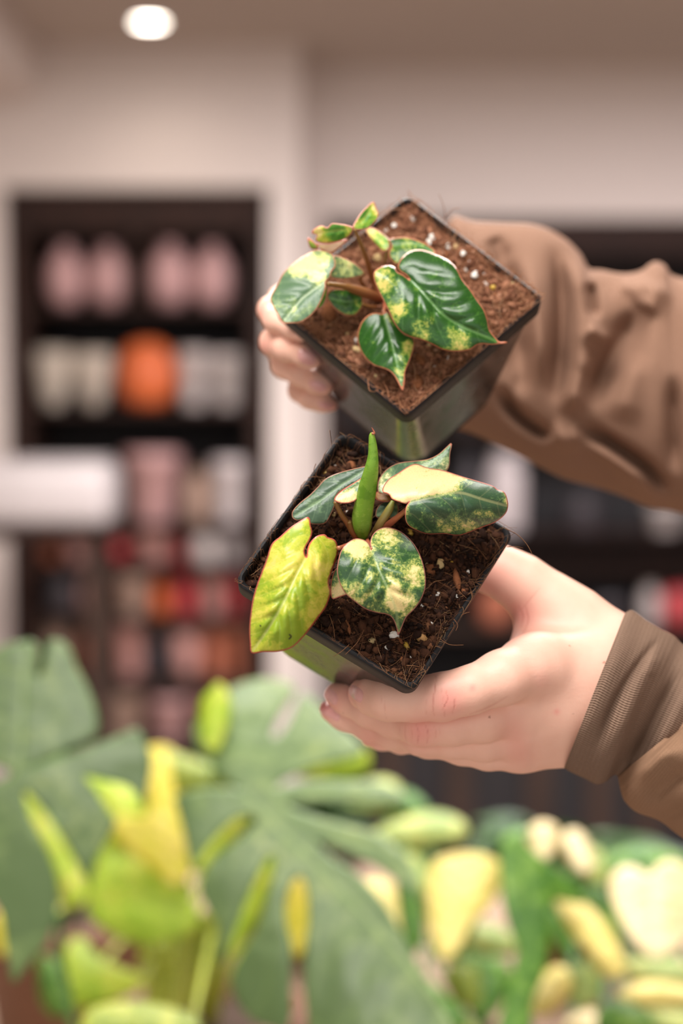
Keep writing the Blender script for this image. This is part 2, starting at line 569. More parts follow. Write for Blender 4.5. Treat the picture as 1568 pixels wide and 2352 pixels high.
def soil_mat(name, stops, rough=0.9):
    m, nt, b = new_mat(name)
    v = attr(nt, 'tone')
    n = noise_n(nt, coords(nt), 900, 4, 0.6)
    f = math_n(nt, 'ADD', math_n(nt, 'MULTIPLY', v, 0.75), math_n(nt, 'MULTIPLY', n, 0.3))
    nt.links.new(ramp_n(nt, f, stops), b.inputs['Base Color'])
    b.inputs['Roughness'].default_value = rough
    b.inputs['Specular IOR Level'].default_value = 0.25
    bump_n(nt, b, noise_n(nt, coords(nt), 1800, 4, .7), 0.9, 0.0009)
    return m


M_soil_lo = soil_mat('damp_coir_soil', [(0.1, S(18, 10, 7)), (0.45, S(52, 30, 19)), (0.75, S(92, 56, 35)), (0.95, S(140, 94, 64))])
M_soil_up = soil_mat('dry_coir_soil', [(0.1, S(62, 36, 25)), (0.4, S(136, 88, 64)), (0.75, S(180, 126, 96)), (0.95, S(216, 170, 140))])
M_fib_lo = soil_mat('coir_fibre', [(0.1, S(78, 48, 30)), (0.6, S(128, 86, 56)), (0.95, S(186, 146, 104))], 0.7)
M_fib_up = soil_mat('dry_coir_fibre', [(0.1, S(122, 74, 48)), (0.6, S(180, 122, 86)), (0.95, S(214, 168, 130))], 0.7)
M_perl = plain('white_perlite', S(236, 230, 220), 0.9, 0.06, 900, 0.2, 0.6, bscale=1400)
M_perl2 = plain('buff_perlite', S(206, 178, 128), 0.85, 0.15, 500, 0.3, 0.4, bscale=1400)
M_pebble = plain('ochre_pebble', S(186, 140, 84), 0.55, 0.25, 250, 0.4, 0.3, bscale=900)
M_fert = plain('amber_fertiliser_bead', S(196, 160, 62), 0.35, 0.15, 300, 0.5)
M_bark = plain('bark_chip', S(132, 82, 52), 0.85, 0.3, 350, 0.2, 0.6, bscale=1200)


def to_px0(X): return np.c_[X[:, 0] / X[:, 2] * FPX + W / 2, X[:, 1] / X[:, 2] * FPX + H / 2]


class Pot:
    """frame of a pot: rim plane through t, axes = columns of R (camera coords)"""
    def __init__(self, R, t, H, side=.0785):
        self.side = side
        self.R, self.t, self.H = np.array(R), np.array(t), H
        self.n = self.R[:, 2]

    def cam(self, L): return np.atleast_2d(L) @ self.R.T + self.t
    def world(self, L): return cam2world(self.cam(L))

    def depth(self, px, py, h=0.0):
        rx, ry = (np.asarray(px, float) - W / 2) / FPX, (np.asarray(py, float) - H / 2) / FPX
        return (self.t @ self.n + h) / (rx * self.n[0] + ry * self.n[1] + self.n[2])

    def local(self, px, py, h=0.0):
        X = unproj(px, py, self.depth(px, py, h))
        return (X - self.t) @ self.R

    def at(self, px, py, h=0.0): return cam2world(unproj(px, py, self.depth(px, py, h)))


UP = Pot([[0.7231208527502851, -0.6872466660105649, -0.069197199185108], [-0.6239092282639305, -0.6069040705774156, -0.492346142468559], [0.29636718307668153, 0.39919853353178403, -0.8676445260711707]],
         [0.026973697858193875, -0.08718201570154681, 0.7022548567645363], 0.0736, .0802)
LO = Pot([[0.5147416218094882, -0.8502284282928012, 0.11023920581939428], [-0.7411907529422682, -0.5059350233609727, -0.44120972324916585], [0.4309029247171704, 0.14540072853835653, -0.890607263394311]],
         [0.013408638797634292, 0.016643543928859358, 0.6459259691325141], 0.0728)
SIDE = 0.0785


def rsq(half, rad, z, n=6):
    pts = []
    for cx, cy, a0 in ((1, 1, 0), (-1, 1, 90), (-1, -1, 180), (1, -1, 270)):
        for k in range(n + 1):
            a = math.radians(a0 + 90 * k / n)
            pts.append((cx * (half - rad) + rad * math.cos(a), cy * (half - rad) + rad * math.sin(a), z))
    return pts


def loops(pot, rings, close_last=False):
    n = len(rings[0])
    v = np.vstack(rings)
    f = []
    for i in range(len(rings) - 1):
        for k in range(n):
            f.append([i * n + k, i * n + (k + 1) % n, (i + 1) * n + (k + 1) % n, (i + 1) * n + k])
    if close_last:
        f.append([(len(rings) - 1) * n + k for k in range(n)][::-1])
    return pot.world(v), f


def build_pot(pot, root):
    h = pot.side / 2
    Hh = pot.H
    lipz = -0.0085
    v, f = loops(pot, [rsq(h - .0012, .0036, -.0003), rsq(h - .0002, .0042, -.0008), rsq(h, .0044, -.0016), rsq(h - .0004, .0048, lipz), rsq(h - .0018, .005, lipz - .0006),
                       ])
    # rim: inside of the lip too
    vi, fi = loops(pot, [rsq(h - .0012, .0036, -.0003), rsq(h - .0020, .0034, -.0010), rsq(h - .0026, .0034, -.0125)])
    n0 = len(v)
    V = np.vstack([v, vi]); F = [q[::-1] for q in f] + [[i + n0 for i in q] for q in fi]
    hb = h - .0020
    bs = 0.70
    rings = []
    for k, s in ((0, 0), (.06, .06), (.3, .3), (.6, .6), (.9, .9), (.97, .97)):
        half = hb * (1 - (1 - bs) * s)
        z = lipz + .001 + (-Hh - lipz - .001) * k
        rings.append(rsq(half, .0065 + .004 * s, z))
    rings.append(rsq(hb * bs - .0015, .010, -Hh))
    rings.append(rsq(hb * bs - .012, .008, -Hh))
    rings.append(rsq(hb * bs - .014, .008, -Hh + .003))
    vb, fb = loops(pot, rings, True)
    body = mk('pot', vb, [q[::-1] for q in fb], M_pot, root)
    rim = mk('rim', V, F, M_rim, body)
    return body


def value_noise(x, y, seed, freq):
    r = np.random.default_rng(seed)
    g = r.random((64, 64))
    u, v = x * freq + 17.3, y * freq + 9.1
    i, j = np.floor(u).astype(int), np.floor(v).astype(int)
    a, b_ = u - i, v - j
    a, b_ = a * a * (3 - 2 * a), b_ * b_ * (3 - 2 * b_)
    G = lambda p, q: g[p % 64, q % 64]
    return (G(i, j) * (1 - a) + G(i + 1, j) * a) * (1 - b_) + (G(i, j + 1) * (1 - a) + G(i + 1, j + 1) * a) * b_


def soil_h(x, y, seed, base):
    return base + .0045 * (value_noise(x, y, seed, 90) - .5) + .0026 * (value_noise(x, y, seed + 1, 260) - .5) + .0014 * (value_noise(x, y, seed + 2, 700) - .5)


ICO = None


def ico(sub=1):
    bm = bmesh.new()
    bmesh.ops.create_icosphere(bm, subdivisions=sub, radius=1.0)
    v = np.array([q.co[:] for q in bm.verts])
    f = [[q.index for q in p.verts] for p in bm.faces]
    bm.free()
    return v, f


ICO1, ICO2 = ico(1), ico(2)


def rand_rot(r):
    q = r.normal(size=4); q /= np.linalg.norm(q)
    w, x, y, z = q
    return np.array([[1 - 2 * (y * y + z * z), 2 * (x * y - z * w), 2 * (x * z + y * w)], [2 * (x * y + z * w), 1 - 2 * (x * x + z * z), 2 * (y * z - x * w)], [2 * (x * z - y * w), 2 * (y * z + x * w), 1 - 2 * (x * x + y * y)]])


def build_soil(pot, root, seed, msoil, mfib, ncr, nfib, base, slope=(0, 0), fine=1.0):
    r = np.random.default_rng(seed)
    half = pot.side / 2 - .0022
    n = 120
    g = np.linspace(-half, half, n)
    gx, gy = np.meshgrid(g, g, indexing='ij')
    x, y = gx.ravel(), gy.ravel()
    hh = lambda x, y: soil_h(x, y, seed, base) + slope[0] * x + slope[1] * y
    z = hh(x, y)
    # round the corners a little so the soil stays inside the pot
    k = np.minimum(1, (2 * half * .985) / (np.abs(x) + np.abs(y) + 1e-9))
    x, y = x * np.maximum(k, .97), y * np.maximum(k, .97)
    v = pot.world(np.c_[x, y, z])
    f = [[i * n + j, (i + 1) * n + j, (i + 1) * n + j + 1, i * n + j + 1] for i in range(n - 1) for j in range(n - 1)]
    tone = np.clip(.2 + .8 * (value_noise(x, y, seed + 5, 500)) * .8 + .3 * (value_noise(x, y, seed + 6, 60) - .5), 0, 1)
    soil = mk('soil', v, f, msoil, root, True, {'tone': tone})
    # crumbs
    V, F, T = [], [], []
    cnt = 0
    bv, bf = ICO1
    for i in range(ncr):
        cx, cy = r.uniform(-half + .0012, half - .0012, 2)
        s = min(.0019, .00034 * fine * (1 + r.pareto(2.2)))
        sc = s * np.array([r.uniform(.7, 1.8), r.uniform(.6, 1.1), r.uniform(.5, .9)])
        q = bv * (1 + .35 * r.normal(size=(len(bv), 1)).clip(-1.2, 1.2)) * sc
        q = q @ rand_rot(r).T
        q = q + [cx, cy, hh(np.array([cx]), np.array([cy]))[0] + s * r.uniform(.1, .7)]
        V.append(q); F += [[a + cnt for a in p] for p in bf]; cnt += len(q)
        T.append(np.full(len(q), np.clip(r.normal(.5, .22), 0, 1)))
    cr = mk('soil_crumbs', pot.world(np.vstack(V)), F, msoil, soil, True, {'tone': np.concatenate(T)})
    cr['kind'] = 'stuff'
    # coir fibres
    mb_v, mb_f, tn = [], [], []
    cnt = 0
    for i in range(nfib):
        cx, cy = r.uniform(-half, half, 2)
        if r.random() < .35:      # crowd the edges
            if r.random() < .5: cx = np.sign(cx) * half * r.uniform(.9, 1.0)
            else: cy = np.sign(cy) * half * r.uniform(.9, 1.0)
        L = r.uniform(.004, .016) * (1.35 if r.random() < .1 else 1)
        a = r.uniform(0, 2 * math.pi)
        m = 9
        curl = r.normal(0, .7)
        st = L / m
        p = np.array([cx, cy, hh(np.array([cx]), np.array([cy]))[0] + .0006])
        pts = [p.copy()]
        pz = r.uniform(-.1, .45)
        for j in range(m):
            a += curl / m + r.normal(0, .16)
            pz += r.normal(-.06, .12)
            p = p + st * np.array([math.cos(a), math.sin(a), pz])
            lim = half + .002
            p[0] = np.clip(p[0], -lim, lim); p[1] = np.clip(p[1], -lim, lim)
            if max(abs(p[0]), abs(p[1])) < half:
                p[2] = max(p[2], hh(np.array([p[0]]), np.array([p[1]]))[0] + .0003)
            else:
                p[2] = max(p[2], .0006)
            pts.append(p.copy())
        mb = MB().tube(pts, np.linspace(1, .55, m + 1) * r.uniform(.00006, .00016), 4)
        mb_v += mb.v; mb_f += [[q + cnt for q in f_] for f_ in mb.f]; cnt = len(mb_v)
        tn += [np.clip(r.normal(.5, .25), 0, 1)] * len(mb.v)
    fb = mk('coir_fibres', pot.world(np.array(mb_v)), mb_f, mfib, soil, True, {'tone': np.array(tn)})
    fb['kind'] = 'stuff'
    return soil, hh


def bit(pot, hh, soil, px, py, wpx, mat, name, seed, asp=1.0, flat=.7, ang=0.0, rough=.16, lift=.35, h0=-.003):
    """one pebble / perlite grain / chip at a pixel on the soil"""
    r = np.random.default_rng(seed)
    L = pot.local(px, py, h0)[0]
    s = wpx / 2 * pot.depth(px, py) / FPX
    bv, bf = ICO2
    k = 1 + rough * (np.sin(bv @ r.normal(0, 2.2, 3) + r.uniform(0, 6)) + .6 * np.sin(bv @ r.normal(0, 4, 3)))
    q = bv * k[:, None] * np.array([s, s * asp, s * min(1, max(asp, .5)) * flat])
    c, sn = math.cos(ang), math.sin(ang)
    q = np.c_[q[:, 0] * c - q[:, 1] * sn, q[:, 0] * sn + q[:, 1] * c, q[:, 2]]
    q = q + [L[0], L[1], hh(np.array([L[0]]), np.array([L[1]]))[0] + s * flat * lift]
    return mk(name, pot.world(q), bf, mat, soil, True)


def strand(pot, soil, pts, rpx, mat, name='coir_strand'):
    """a long loose fibre traced as (px, py, height above rim plane)"""
    p = catmull(np.array([pot.at(x, y, h)[0] for x, y, h in pts]), 6)
    mb = MB().tube(p, np.linspace(1, .5, len(p)) * rpx * pot.t[2] / FPX, 5)
    o = mk(name, mb.v, mb.f, mat, soil, True, {'tone': np.full(len(mb.v), .6)})
    return o


# ------------------------------------------------------------------ leaves
def leaf_mat(name, dark, mid, light, cream, scale=1.0, edge=S(196, 110, 92), rough=0.34, vein=0.4, trans=0.22, ew=2.6, seed=0.0, veincol=None, detail=6.0):
    m, nt, b = new_mat(name)
    lp_ = attr(nt, 'lp', True)
    off = N(nt, 'ShaderNodeVectorMath', {0: lp_, 1: (seed, seed * .7, 0)}, operation='ADD').outputs[0]
    n1 = noise_n(nt, off, 3.0 * scale, 2, .5, .4)
    n2 = noise_n(nt, off, 10.0 * scale, detail, .8, .4)
    v = math_n(nt, 'ADD', math_n(nt, 'ADD', math_n(nt, 'MULTIPLY', n1, .5), math_n(nt, 'MULTIPLY', n2, .5)), attr(nt, 'bias'))
    v = math_n(nt, 'ADD', math_n(nt, 'MULTIPLY', math_n(nt, 'SUBTRACT', math_n(nt, 'ADD', math_n(nt, 'MULTIPLY', n1, .45), math_n(nt, 'MULTIPLY', n2, .55)), .5), 1.4), math_n(nt, 'ADD', attr(nt, 'bias'), .5))
    c = ramp_n(nt, v, [(0.0, dark), (0.42, dark), (0.47, mid), (0.54, mid), (0.57, light), (0.64, light), (0.67, cream), (1.0, cream)])
    n3 = noise_n(nt, off, 22 * scale, 4, .6)
    c = mix_n(nt, math_n(nt, 'MULTIPLY', smooth_n(nt, n3, .35, .75), .22), c, mid)
    am = math_n(nt, 'ABSOLUTE', attr(nt, 'mid'))
    fv = math_n(nt, 'MULTIPLY', smooth_n(nt, am, 1.0, 5.0, 1, 0), vein)
    c = mix_n(nt, fv, c, veincol or light)
    ph = math_n(nt, 'ABSOLUTE', math_n(nt, 'SUBTRACT', math_n(nt, 'FRACT', attr(nt, 'phase')), .5))
    c = mix_n(nt, math_n(nt, 'MULTIPLY', smooth_n(nt, ph, .0, .06, 1, 0), vein * .35), c, veincol or light)
    c = mix_n(nt, smooth_n(nt, attr(nt, 'edge'), ew * .45, ew, 1, 0), c, edge)
    nt.links.new(c, b.inputs['Base Color'])
    b.inputs['Roughness'].default_value = rough
    b.inputs['Specular IOR Level'].default_value = 0.5
    bump_n(nt, b, math_n(nt, 'ADD', n3, math_n(nt, 'MULTIPLY', smooth_n(nt, ph, 0, .12, 1, 0), .5)), .12, .0008)
    tr = N(nt, 'ShaderNodeBsdfTranslucent', {'Color': c})
    mx = N(nt, 'ShaderNodeMixShader', {0: trans, 1: b.outputs[0], 2: tr.outputs[0]})
    nt.links.new(mx.outputs[0], nt.nodes['Material Output'].inputs[0])
    return m


def make_leaf(name, outline, midrib, depth_fn, parent, mat, anchors, spacing=6.0, cup=0.0, quilt=0.0, nv=6.0, slope=.55, bias=0.0, blobs=(), wav=0.0, thick=.00035, per=5, roll=0.0, seed=1):
    """leaf blade: the outline and midrib lie where they are seen, anchors (x, y, height) give
    the blade its own position and curl in depth; depth_fn(px, py, height) -> depth"""
    r = np.random.default_rng(seed)
    out = resample(catmull(outline, per, True), spacing, True)
    if wav:
        c0 = out.mean(0)
        nrm = np.c_[np.gradient(out[:, 1]), -np.gradient(out[:, 0])]
        nrm /= np.linalg.norm(nrm, axis=1)[:, None] + 1e-9
        ph = np.arange(len(out))
        out = out + nrm * (wav * (np.sin(ph * .55 + r.uniform(0, 6)) * .5 + np.sin(ph * .21 + r.uniform(0, 6))))[:, None]
    mid = resample(catmull(midrib, 6), spacing)
    lo, hi = out.min(0), out.max(0)
    gx, gy = np.meshgrid(np.arange(lo[0], hi[0], spacing), np.arange(lo[1], hi[1], spacing * .87), indexing='ij')
    gx = gx + (np.arange(gx.shape[1]) % 2) * spacing * .5
    g = np.c_[gx.ravel(), gy.ravel()]
    g = g[inside(g, out)]
    d, _, _ = seg_dist(g, out, True)
    g = g[d > spacing * .6]
    pts = np.vstack([out, g])
    n = len(out)
    res = delaunay_2d_cdt([Vector(p) for p in pts.tolist()], [], [list(range(n))], 1, 1e-4)
    v2 = np.array([q[:] for q in res[0]])
    faces = [list(q) for q in res[2]]
    edge, _, _ = seg_dist(v2, out, True)
    md, tt, sd = seg_dist(v2, mid)
    A = np.array(anchors, float)
    c = A[:, :2].mean(0)
    q = (A[:, :2] - c) / 100
    if len(A) >= 6:
        B = np.c_[np.ones(len(A)), q, q[:, 0] ** 2, q[:, 0] * q[:, 1], q[:, 1] ** 2]
    else:
        B = np.c_[np.ones(len(A)), q]
    co = np.linalg.lstsq(B, A[:, 2], rcond=None)[0]
    q = (v2 - c) / 100
    Bv = np.c_[np.ones(len(v2)), q, q[:, 0] ** 2, q[:, 0] * q[:, 1], q[:, 1] ** 2][:, :B.shape[1]]
    h = Bv @ co
    Wd = max(md.max(), 1)
    s = md / Wd
    h = h + cup * s ** 2
    wn = value_noise(v2[:, 0], v2[:, 1], seed + 3, 1 / 60.) - .5
    phase = tt * nv - s * slope * nv * .5 + .25 * wn
    prof = np.clip(s * 5, 0, 1) * np.clip(edge / (Wd * .5), 0, 1) ** 1.3 * (.55 + .9 * value_noise(v2[:, 0], v2[:, 1], seed + 9, 1 / 45.))
    h = h + .42 * quilt * prof * (np.abs(np.sin(np.pi * (phase - .5))) ** .8)
    h = h - quilt * .22 * np.exp(-(md / 6.0) ** 2)
    h = h - roll * np.exp(-edge / 14.0)
    h = h + .25 * abs(quilt) * (value_noise(v2[:, 0], v2[:, 1], seed, 1 / 38.) - .5)
    bb = np.full(len(v2), float(bias))
    for bl in blobs:
        if len(bl) == 4:
            x, y, rad, amt = bl
            bb += amt * np.exp(-(((v2[:, 0] - x) ** 2 + (v2[:, 1] - y) ** 2) / rad ** 2) ** 2)
        else:                                   # ('side', sign, amount): one half of the blade
            bb += bl[2] * (sd == bl[1]) * np.clip(md / 6, 0, 1)
    X = unproj(v2[:, 0], v2[:, 1], depth_fn(v2[:, 0], v2[:, 1], h))
    V = cam2world(X)
    # keep faces turned to the viewer
    F = []
    for f in faces:
        a, b_, c_ = v2[f[0]], v2[f[1]], v2[f[2]]
        cr = (b_[0] - a[0]) * (c_[1] - a[1]) - (b_[1] - a[1]) * (c_[0] - a[0])
        F.append(f[::-1] if cr > 0 else f)
    o = mk(name, V, F, mat, parent, True, {'edge': edge, 'mid': md * np.where(sd == 0, 1, sd), 'phase': phase, 'bias': bb, 'lp': np.c_[v2 / 100, np.zeros(len(v2))]})
    if thick:
        md_ = o.modifiers.new('thickness', 'SOLIDIFY')
        md_.thickness = thick; md_.offset = -1
    return o


def stem(name, pts, mat, parent, depth_fn, n=12, bumpy=0.0):
    """petiole through (px, py, height, radius px)"""
    A = catmull(np.array(pts, float), 8)
    d = depth_fn(A[:, 0], A[:, 1], A[:, 2])
    p = cam2world(unproj(A[:, 0], A[:, 1], d))
    mb = MB().tube(p, A[:, 3] * d / FPX, n)
    v = np.array(mb.v)
    t = np.repeat(np.linspace(0, 1, len(p)), n)
    return mk(name, v, mb.f, mat, parent, True, {'tt': t})


def stem_mat(name, c0, c1, rough=.4):
    m, nt, b = new_mat(name)
    n = noise_n(nt, coords(nt), 300, 3)
    f = math_n(nt, 'ADD', attr(nt, 'tt'), math_n(nt, 'MULTIPLY', math_n(nt, 'SUBTRACT', n, .5), .5), clamp=True)
    nt.links.new(mix_n(nt, f, c0, c1), b.inputs['Base Color'])
    b.inputs['Roughness'].default_value = rough
    return m


zl = lambda L: [(530 + x / 2.2085, 960 + y / 2.2085) for x, y in L]      # close-up tracing frames -> photo pixels
zu = lambda L: [(580 + x / 2.306, 420 + y / 2.306) for x, y in L]
# ================================================================== lower plant
lo_root = empty('potted_philodendron', LO.world([[0, 0, -LO.H]])[0],
                'variegated philodendron with a yellow leaf in the lower square black pot', 'potted plant', 'potted philodendrons held up')
build_pot(LO, lo_root)
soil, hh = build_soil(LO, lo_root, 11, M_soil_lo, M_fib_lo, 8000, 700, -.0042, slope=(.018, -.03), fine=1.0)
for i, (x, y, w, m, nm, asp, fl, ang) in enumerate([
        (825, 1100, 56, M_perl, 'perlite', .9, .8, .3), (720, 1117, 46, M_perl2, 'perlite', .75, .7, .8), (795, 1160, 34, M_perl, 'perlite', .8, .6, 0),
        (975, 1110, 68, M_pebble, 'pebble', .8, .8, 1.0), (895, 1150, 50, M_fert, 'pebble', .6, .7, .2), (985, 1185, 26, M_perl, 'perlite', .8, .7, 0),
        (1062, 748, 62, M_perl2, 'perlite', .6, .6, -.3), (985, 735, 36, M_perl2, 'perlite', .7, .6, -.6), (1118, 745, 28, M_fert, 'fertiliser_bead', 1, .9, 0),
        (1200, 787, 22, M_perl, 'perlite', .9, .9, 0), (1045, 892, 36, M_perl, 'perlite', .6, .6, 1.4), (978, 948, 28, M_perl, 'perlite', .9, .7, 0),
        (1140, 910, 24, M_perl, 'perlite', .8, .7, 0), (1020, 1035, 18, M_perl, 'perlite', .8, .7, 0), (527, 228, 28, M_perl, 'perlite', .5, .7, 1.5),
        (484, 270, 30, M_fert, 'fertiliser_bead', .9, .9, 0), (520, 484, 34, M_perl2, 'perlite', .8, .7, 0), (596, 488, 34, M_perl, 'perlite', .7, .7, .5),
        (908, 578, 42, M_fert, 'pebble', .8, .8, 0), (1050, 606, 16, M_perl, 'perlite', .8, .7, 0), (548, 972, 18, M_perl2, 'perlite', .8, .7, 0),
        (1185, 828, 14, M_perl, 'perlite', .8, .7, 0), (1240, 745, 14, M_perl, 'perlite', .8, .7, 0), (762, 1208, 14, M_perl, 'perlite', .8, .7, 0), (912, 1212, 14, M_perl, 'perlite', .8, .7, 0),
        (1140, 832, 118, M_bark, 'bark_chip', .3, .6, -.35), (590, 1040, 120, M_bark, 'bark_chip', .2, .5, -.15), (1012, 772, 66, M_bark, 'bark_chip', .8, .6, .3),
        (875, 1228, 40, M_bark, 'bark_chip', .8, .7, .3), (612, 232, 58, M_bark, 'bark_chip', .75, .8, .2), (1180, 895, 46, M_bark, 'bark_chip', .7, .8, .2), (860, 1130, 40, M_bark, 'bark_chip', .6, .8, .2)]):
    p = zl([(x, y)])[0]
    L = LO.local(*p)[0]
    bit(LO, hh, soil, p[0], p[1], w / 2.2085, m, nm, 100 + i, asp, fl, ang + 1.0)
for pts in ([(500, 62, .010), (506, 110, .006), (512, 160, .001)], [(1060, 1120, .001), (1110, 1150, .002), (1180, 1152, .004)], [(675, 1075, -.001), (640, 1140, .002), (580, 1200, .003)],
            [(600, 1150, .001), (560, 1185, .003), (520, 1210, .004)], [(1400, 655, .001), (1440, 652, .003), (1482, 660, .004)], [(1390, 560, .002), (1450, 590, .006), (1500, 640, .008), (1530, 695, .009)],
            [(1130, 1020, .001), (1150, 1050, .001), (1140, 1080, .001)], [(430, 232, .004), (420, 270, .002), (440, 300, .0)], [(392, 303, .003), (430, 298, .002), (480, 305, .0)],
            [(1200, 610, 0), (1260, 670, .001), (1300, 720, .001)], [(890, 1255, 0), (925, 1257, .002), (955, 1262, .003)], [(1000, 850, 0), (1040, 830, .001), (1090, 820, .001)],
            [(500, 1000, 0), (520, 1060, .001), (525, 1110, .002)], [(1170, 1000, 0), (1190, 990, .003), (1210, 985, .003)], [(740, 1040, 0), (760, 1060, .001), (770, 1085, .001)]):
    q = zl([(a, b_) for a, b_, _ in pts])
    strand(LO, soil, [(a, b_, c) for (a, b_), (_, _, c) in zip(q, pts)], 1.0, M_fib_lo)

G1, G2, G3, CR = S(46, 78, 46), S(84, 116, 60), S(176, 182, 98), S(240, 218, 152)
m_yel = leaf_mat('lime_yellow_blade', S(150, 176, 44), S(190, 196, 64), S(216, 208, 88), S(226, 208, 110), .5, S(206, 104, 84), .36, .35, .3, 4.2, 3.0, S(226, 220, 150))
m_var = leaf_mat('marbled_blade', G1, G2, G3, CR, 1.5, S(196, 128, 116), .3, .35, .2, 2.6, 1.3, S(168, 190, 130))
m_var2 = leaf_mat('half_cream_blade', S(54, 84, 58), S(92, 126, 76), S(182, 188, 108), S(240, 212, 154), 1.4, S(210, 120, 104), .34, .25, .2, 2.6, 7.7, S(220, 214, 150))
m_grey = leaf_mat('grey_green_blade', S(66, 92, 68), S(92, 120, 84), S(146, 164, 112), S(236, 222, 166), .8, S(178, 122, 100), .36, .4, .2, 2.2, 5.1, S(150, 180, 130))
m_spike = leaf_mat('new_leaf_green', S(110, 158, 44), S(134, 178, 58), S(158, 192, 76), S(176, 204, 96), .4, S(150, 130, 60), .32, .2, .3, 1.6, 2.0)
m_pet = stem_mat('petiole_rust', S(128, 94, 44), S(146, 86, 54))
m_petg = stem_mat('petiole_olive', S(128, 140, 62), S(176, 130, 80))
m_red = stem_mat('petiole_red', S(160, 98, 66), S(156, 76, 56))
D = LO.depth
# yellow leaf hanging over the left rim
yleaf = make_leaf('leaf', zl([(383, 705), (374, 680), (380, 655), (400, 620), (413, 580), (405, 545), (400, 508), (385, 502), (350, 522), (300, 555), (250, 600), (205, 640), (182, 710), (152, 790), (130, 850), (110, 920), (98, 1000), (92, 1080),
          (96, 1150), (104, 1194), (160, 1188), (240, 1186), (310, 1165), (360, 1120), (400, 1072), (445, 1010), (482, 960), (506, 890), (500, 855), (497, 825), (512, 780), (530, 730), (544, 680), (540, 640), (524, 615), (490, 604), (478, 590), (440, 596), (408, 622), (390, 655)]),
          zl([(383, 705), (335, 790), (270, 930), (195, 1060), (105, 1190)]), D, lo_root, m_yel,
          [(p[0], p[1], h) for p, h in zip(zl([(383, 705), (270, 930), (105, 1190), (140, 820), (500, 850), (400, 1070), (400, 510)]), (.024, .027, .012, .018, .019, .017, .022))],
          5.0, -.002, .0042, 6, .9, .02, [(*zl([(260, 1130)])[0], 60, -.16), (*zl([(200, 950)])[0], 28, -.10), (*zl([(330, 1020)])[0], 40, -.08)], thick=.0005, seed=3, roll=.001)
# marbled heart at the front
make_leaf('leaf', zl([(712, 668), (700, 636), (670, 616), (630, 612), (590, 634), (560, 670), (545, 720), (538, 780), (552, 840), (580, 890), (620, 925), (680, 968), (740, 988), (795, 998), (822, 1020), (838, 1060), (848, 1104), (868, 1060), (890, 1010), (930, 970),
          (965, 920), (986, 860), (986, 790), (966, 710), (930, 640), (882, 590), (832, 562), (782, 554), (740, 570), (716, 598), (706, 632)]),
          zl([(712, 668), (745, 760), (795, 865), (838, 980), (848, 1100)]), D, lo_root, m_var,
          [(p[0], p[1], h) for p, h in zip(zl([(712, 665), (760, 800), (848, 1100), (545, 750), (980, 820), (700, 960)]), (.020, .022, .008, .020, .019, .016))],
          4.5, .002, .0030, 5, .8, -.02, [(*zl([(640, 655)])[0], 36, .28), (*zl([(610, 900)])[0], 34, .14), (*zl([(850, 930)])[0], 30, .26), (*zl([(820, 860)])[0], 24, .16), (*zl([(930, 790)])[0], 30, .16), (*zl([(800, 600)])[0], 28, .2), (*zl([(580, 760)])[0], 40, -.12), (*zl([(900, 660)])[0], 30, -.06)], thick=.0005, seed=5, roll=.0008)
# half-cream leaf at the right
make_leaf('leaf', zl([(905, 424), (888, 436), (850, 425), (815, 410), (800, 386), (768, 374), (775, 345), (800, 310), (850, 278), (900, 245), (940, 233), (1000, 252), (1080, 266), (1180, 298), (1270, 325), (1330, 345), (1352, 362), (1386, 375), (1402, 410), (1406, 450),
          (1390, 490), (1340, 530), (1260, 560), (1160, 596), (1080, 588), (1000, 590), (940, 570), (900, 545), (884, 510), (886, 455)]),
          zl([(905, 426), (1020, 402), (1150, 378), (1270, 410), (1398, 445)]), D, lo_root, m_var2,
          [(p[0], p[1], h) for p, h in zip(zl([(905, 425), (1150, 380), (1400, 430), (940, 235), (1000, 588), (1250, 322), (1250, 560)]), (.027, .030, .020, .018, .017, .019, .013))],
          4.5, -.002, .0022, 5, .6, -.05, [('side', -1, .34), (*zl([(1250, 370)])[0], 42, -.42), (*zl([(1330, 400)])[0], 36, -.30), (*zl([(1080, 560)])[0], 22, .16), (*zl([(1190, 540)])[0], 30, .08), (*zl([(1290, 440)])[0], 26, .24), (*zl([(1000, 470)])[0], 50, -.08), (*zl([(840, 400)])[0], 40, .2)], thick=.0005, seed=6, roll=.0006)
# leaves at the back
make_leaf('leaf', zl([(745, 368), (752, 310), (790, 260), (850, 228), (930, 218), (1000, 208), (1050, 185), (1090, 150), (1120, 126), (1112, 180), (1098, 268), (1000, 310), (900, 350), (820, 390), (765, 384)]),
          zl([(760, 370), (880, 290), (1000, 240), (1118, 130)]), D, lo_root, m_grey,
          [(p[0], p[1], h) for p, h in zip(zl([(760, 370), (900, 290), (1118, 130), (850, 228), (950, 330)]), (.012, .016, .016, .014, .016))],
          5, -.003, .001, 5, .6, -.02, [(*zl([(1060, 230)])[0], 26, .10), (*zl([(790, 300)])[0], 30, .1)], seed=7)
make_leaf('leaf', zl([(310, 500), (314, 470), (350, 430), (400, 390), (440, 350), (480, 308), (540, 280), (620, 258), (690, 246), (715, 280), (660, 315), (600, 345), (550, 375), (527, 408), (526, 440), (510, 482), (480, 532), (430, 540), (390, 530), (362, 515), (340, 520), (318, 512)]),
          zl([(690, 260), (560, 340), (450, 420), (330, 495)]), D, lo_root, m_grey,
          [(p[0], p[1], h) for p, h in zip(zl([(690, 260), (520, 360), (320, 500), (480, 310), (480, 530)]), (.014, .014, .005, .010, .009))],
          5, -.002, .0018, 5, .6, -.12, seed=8)
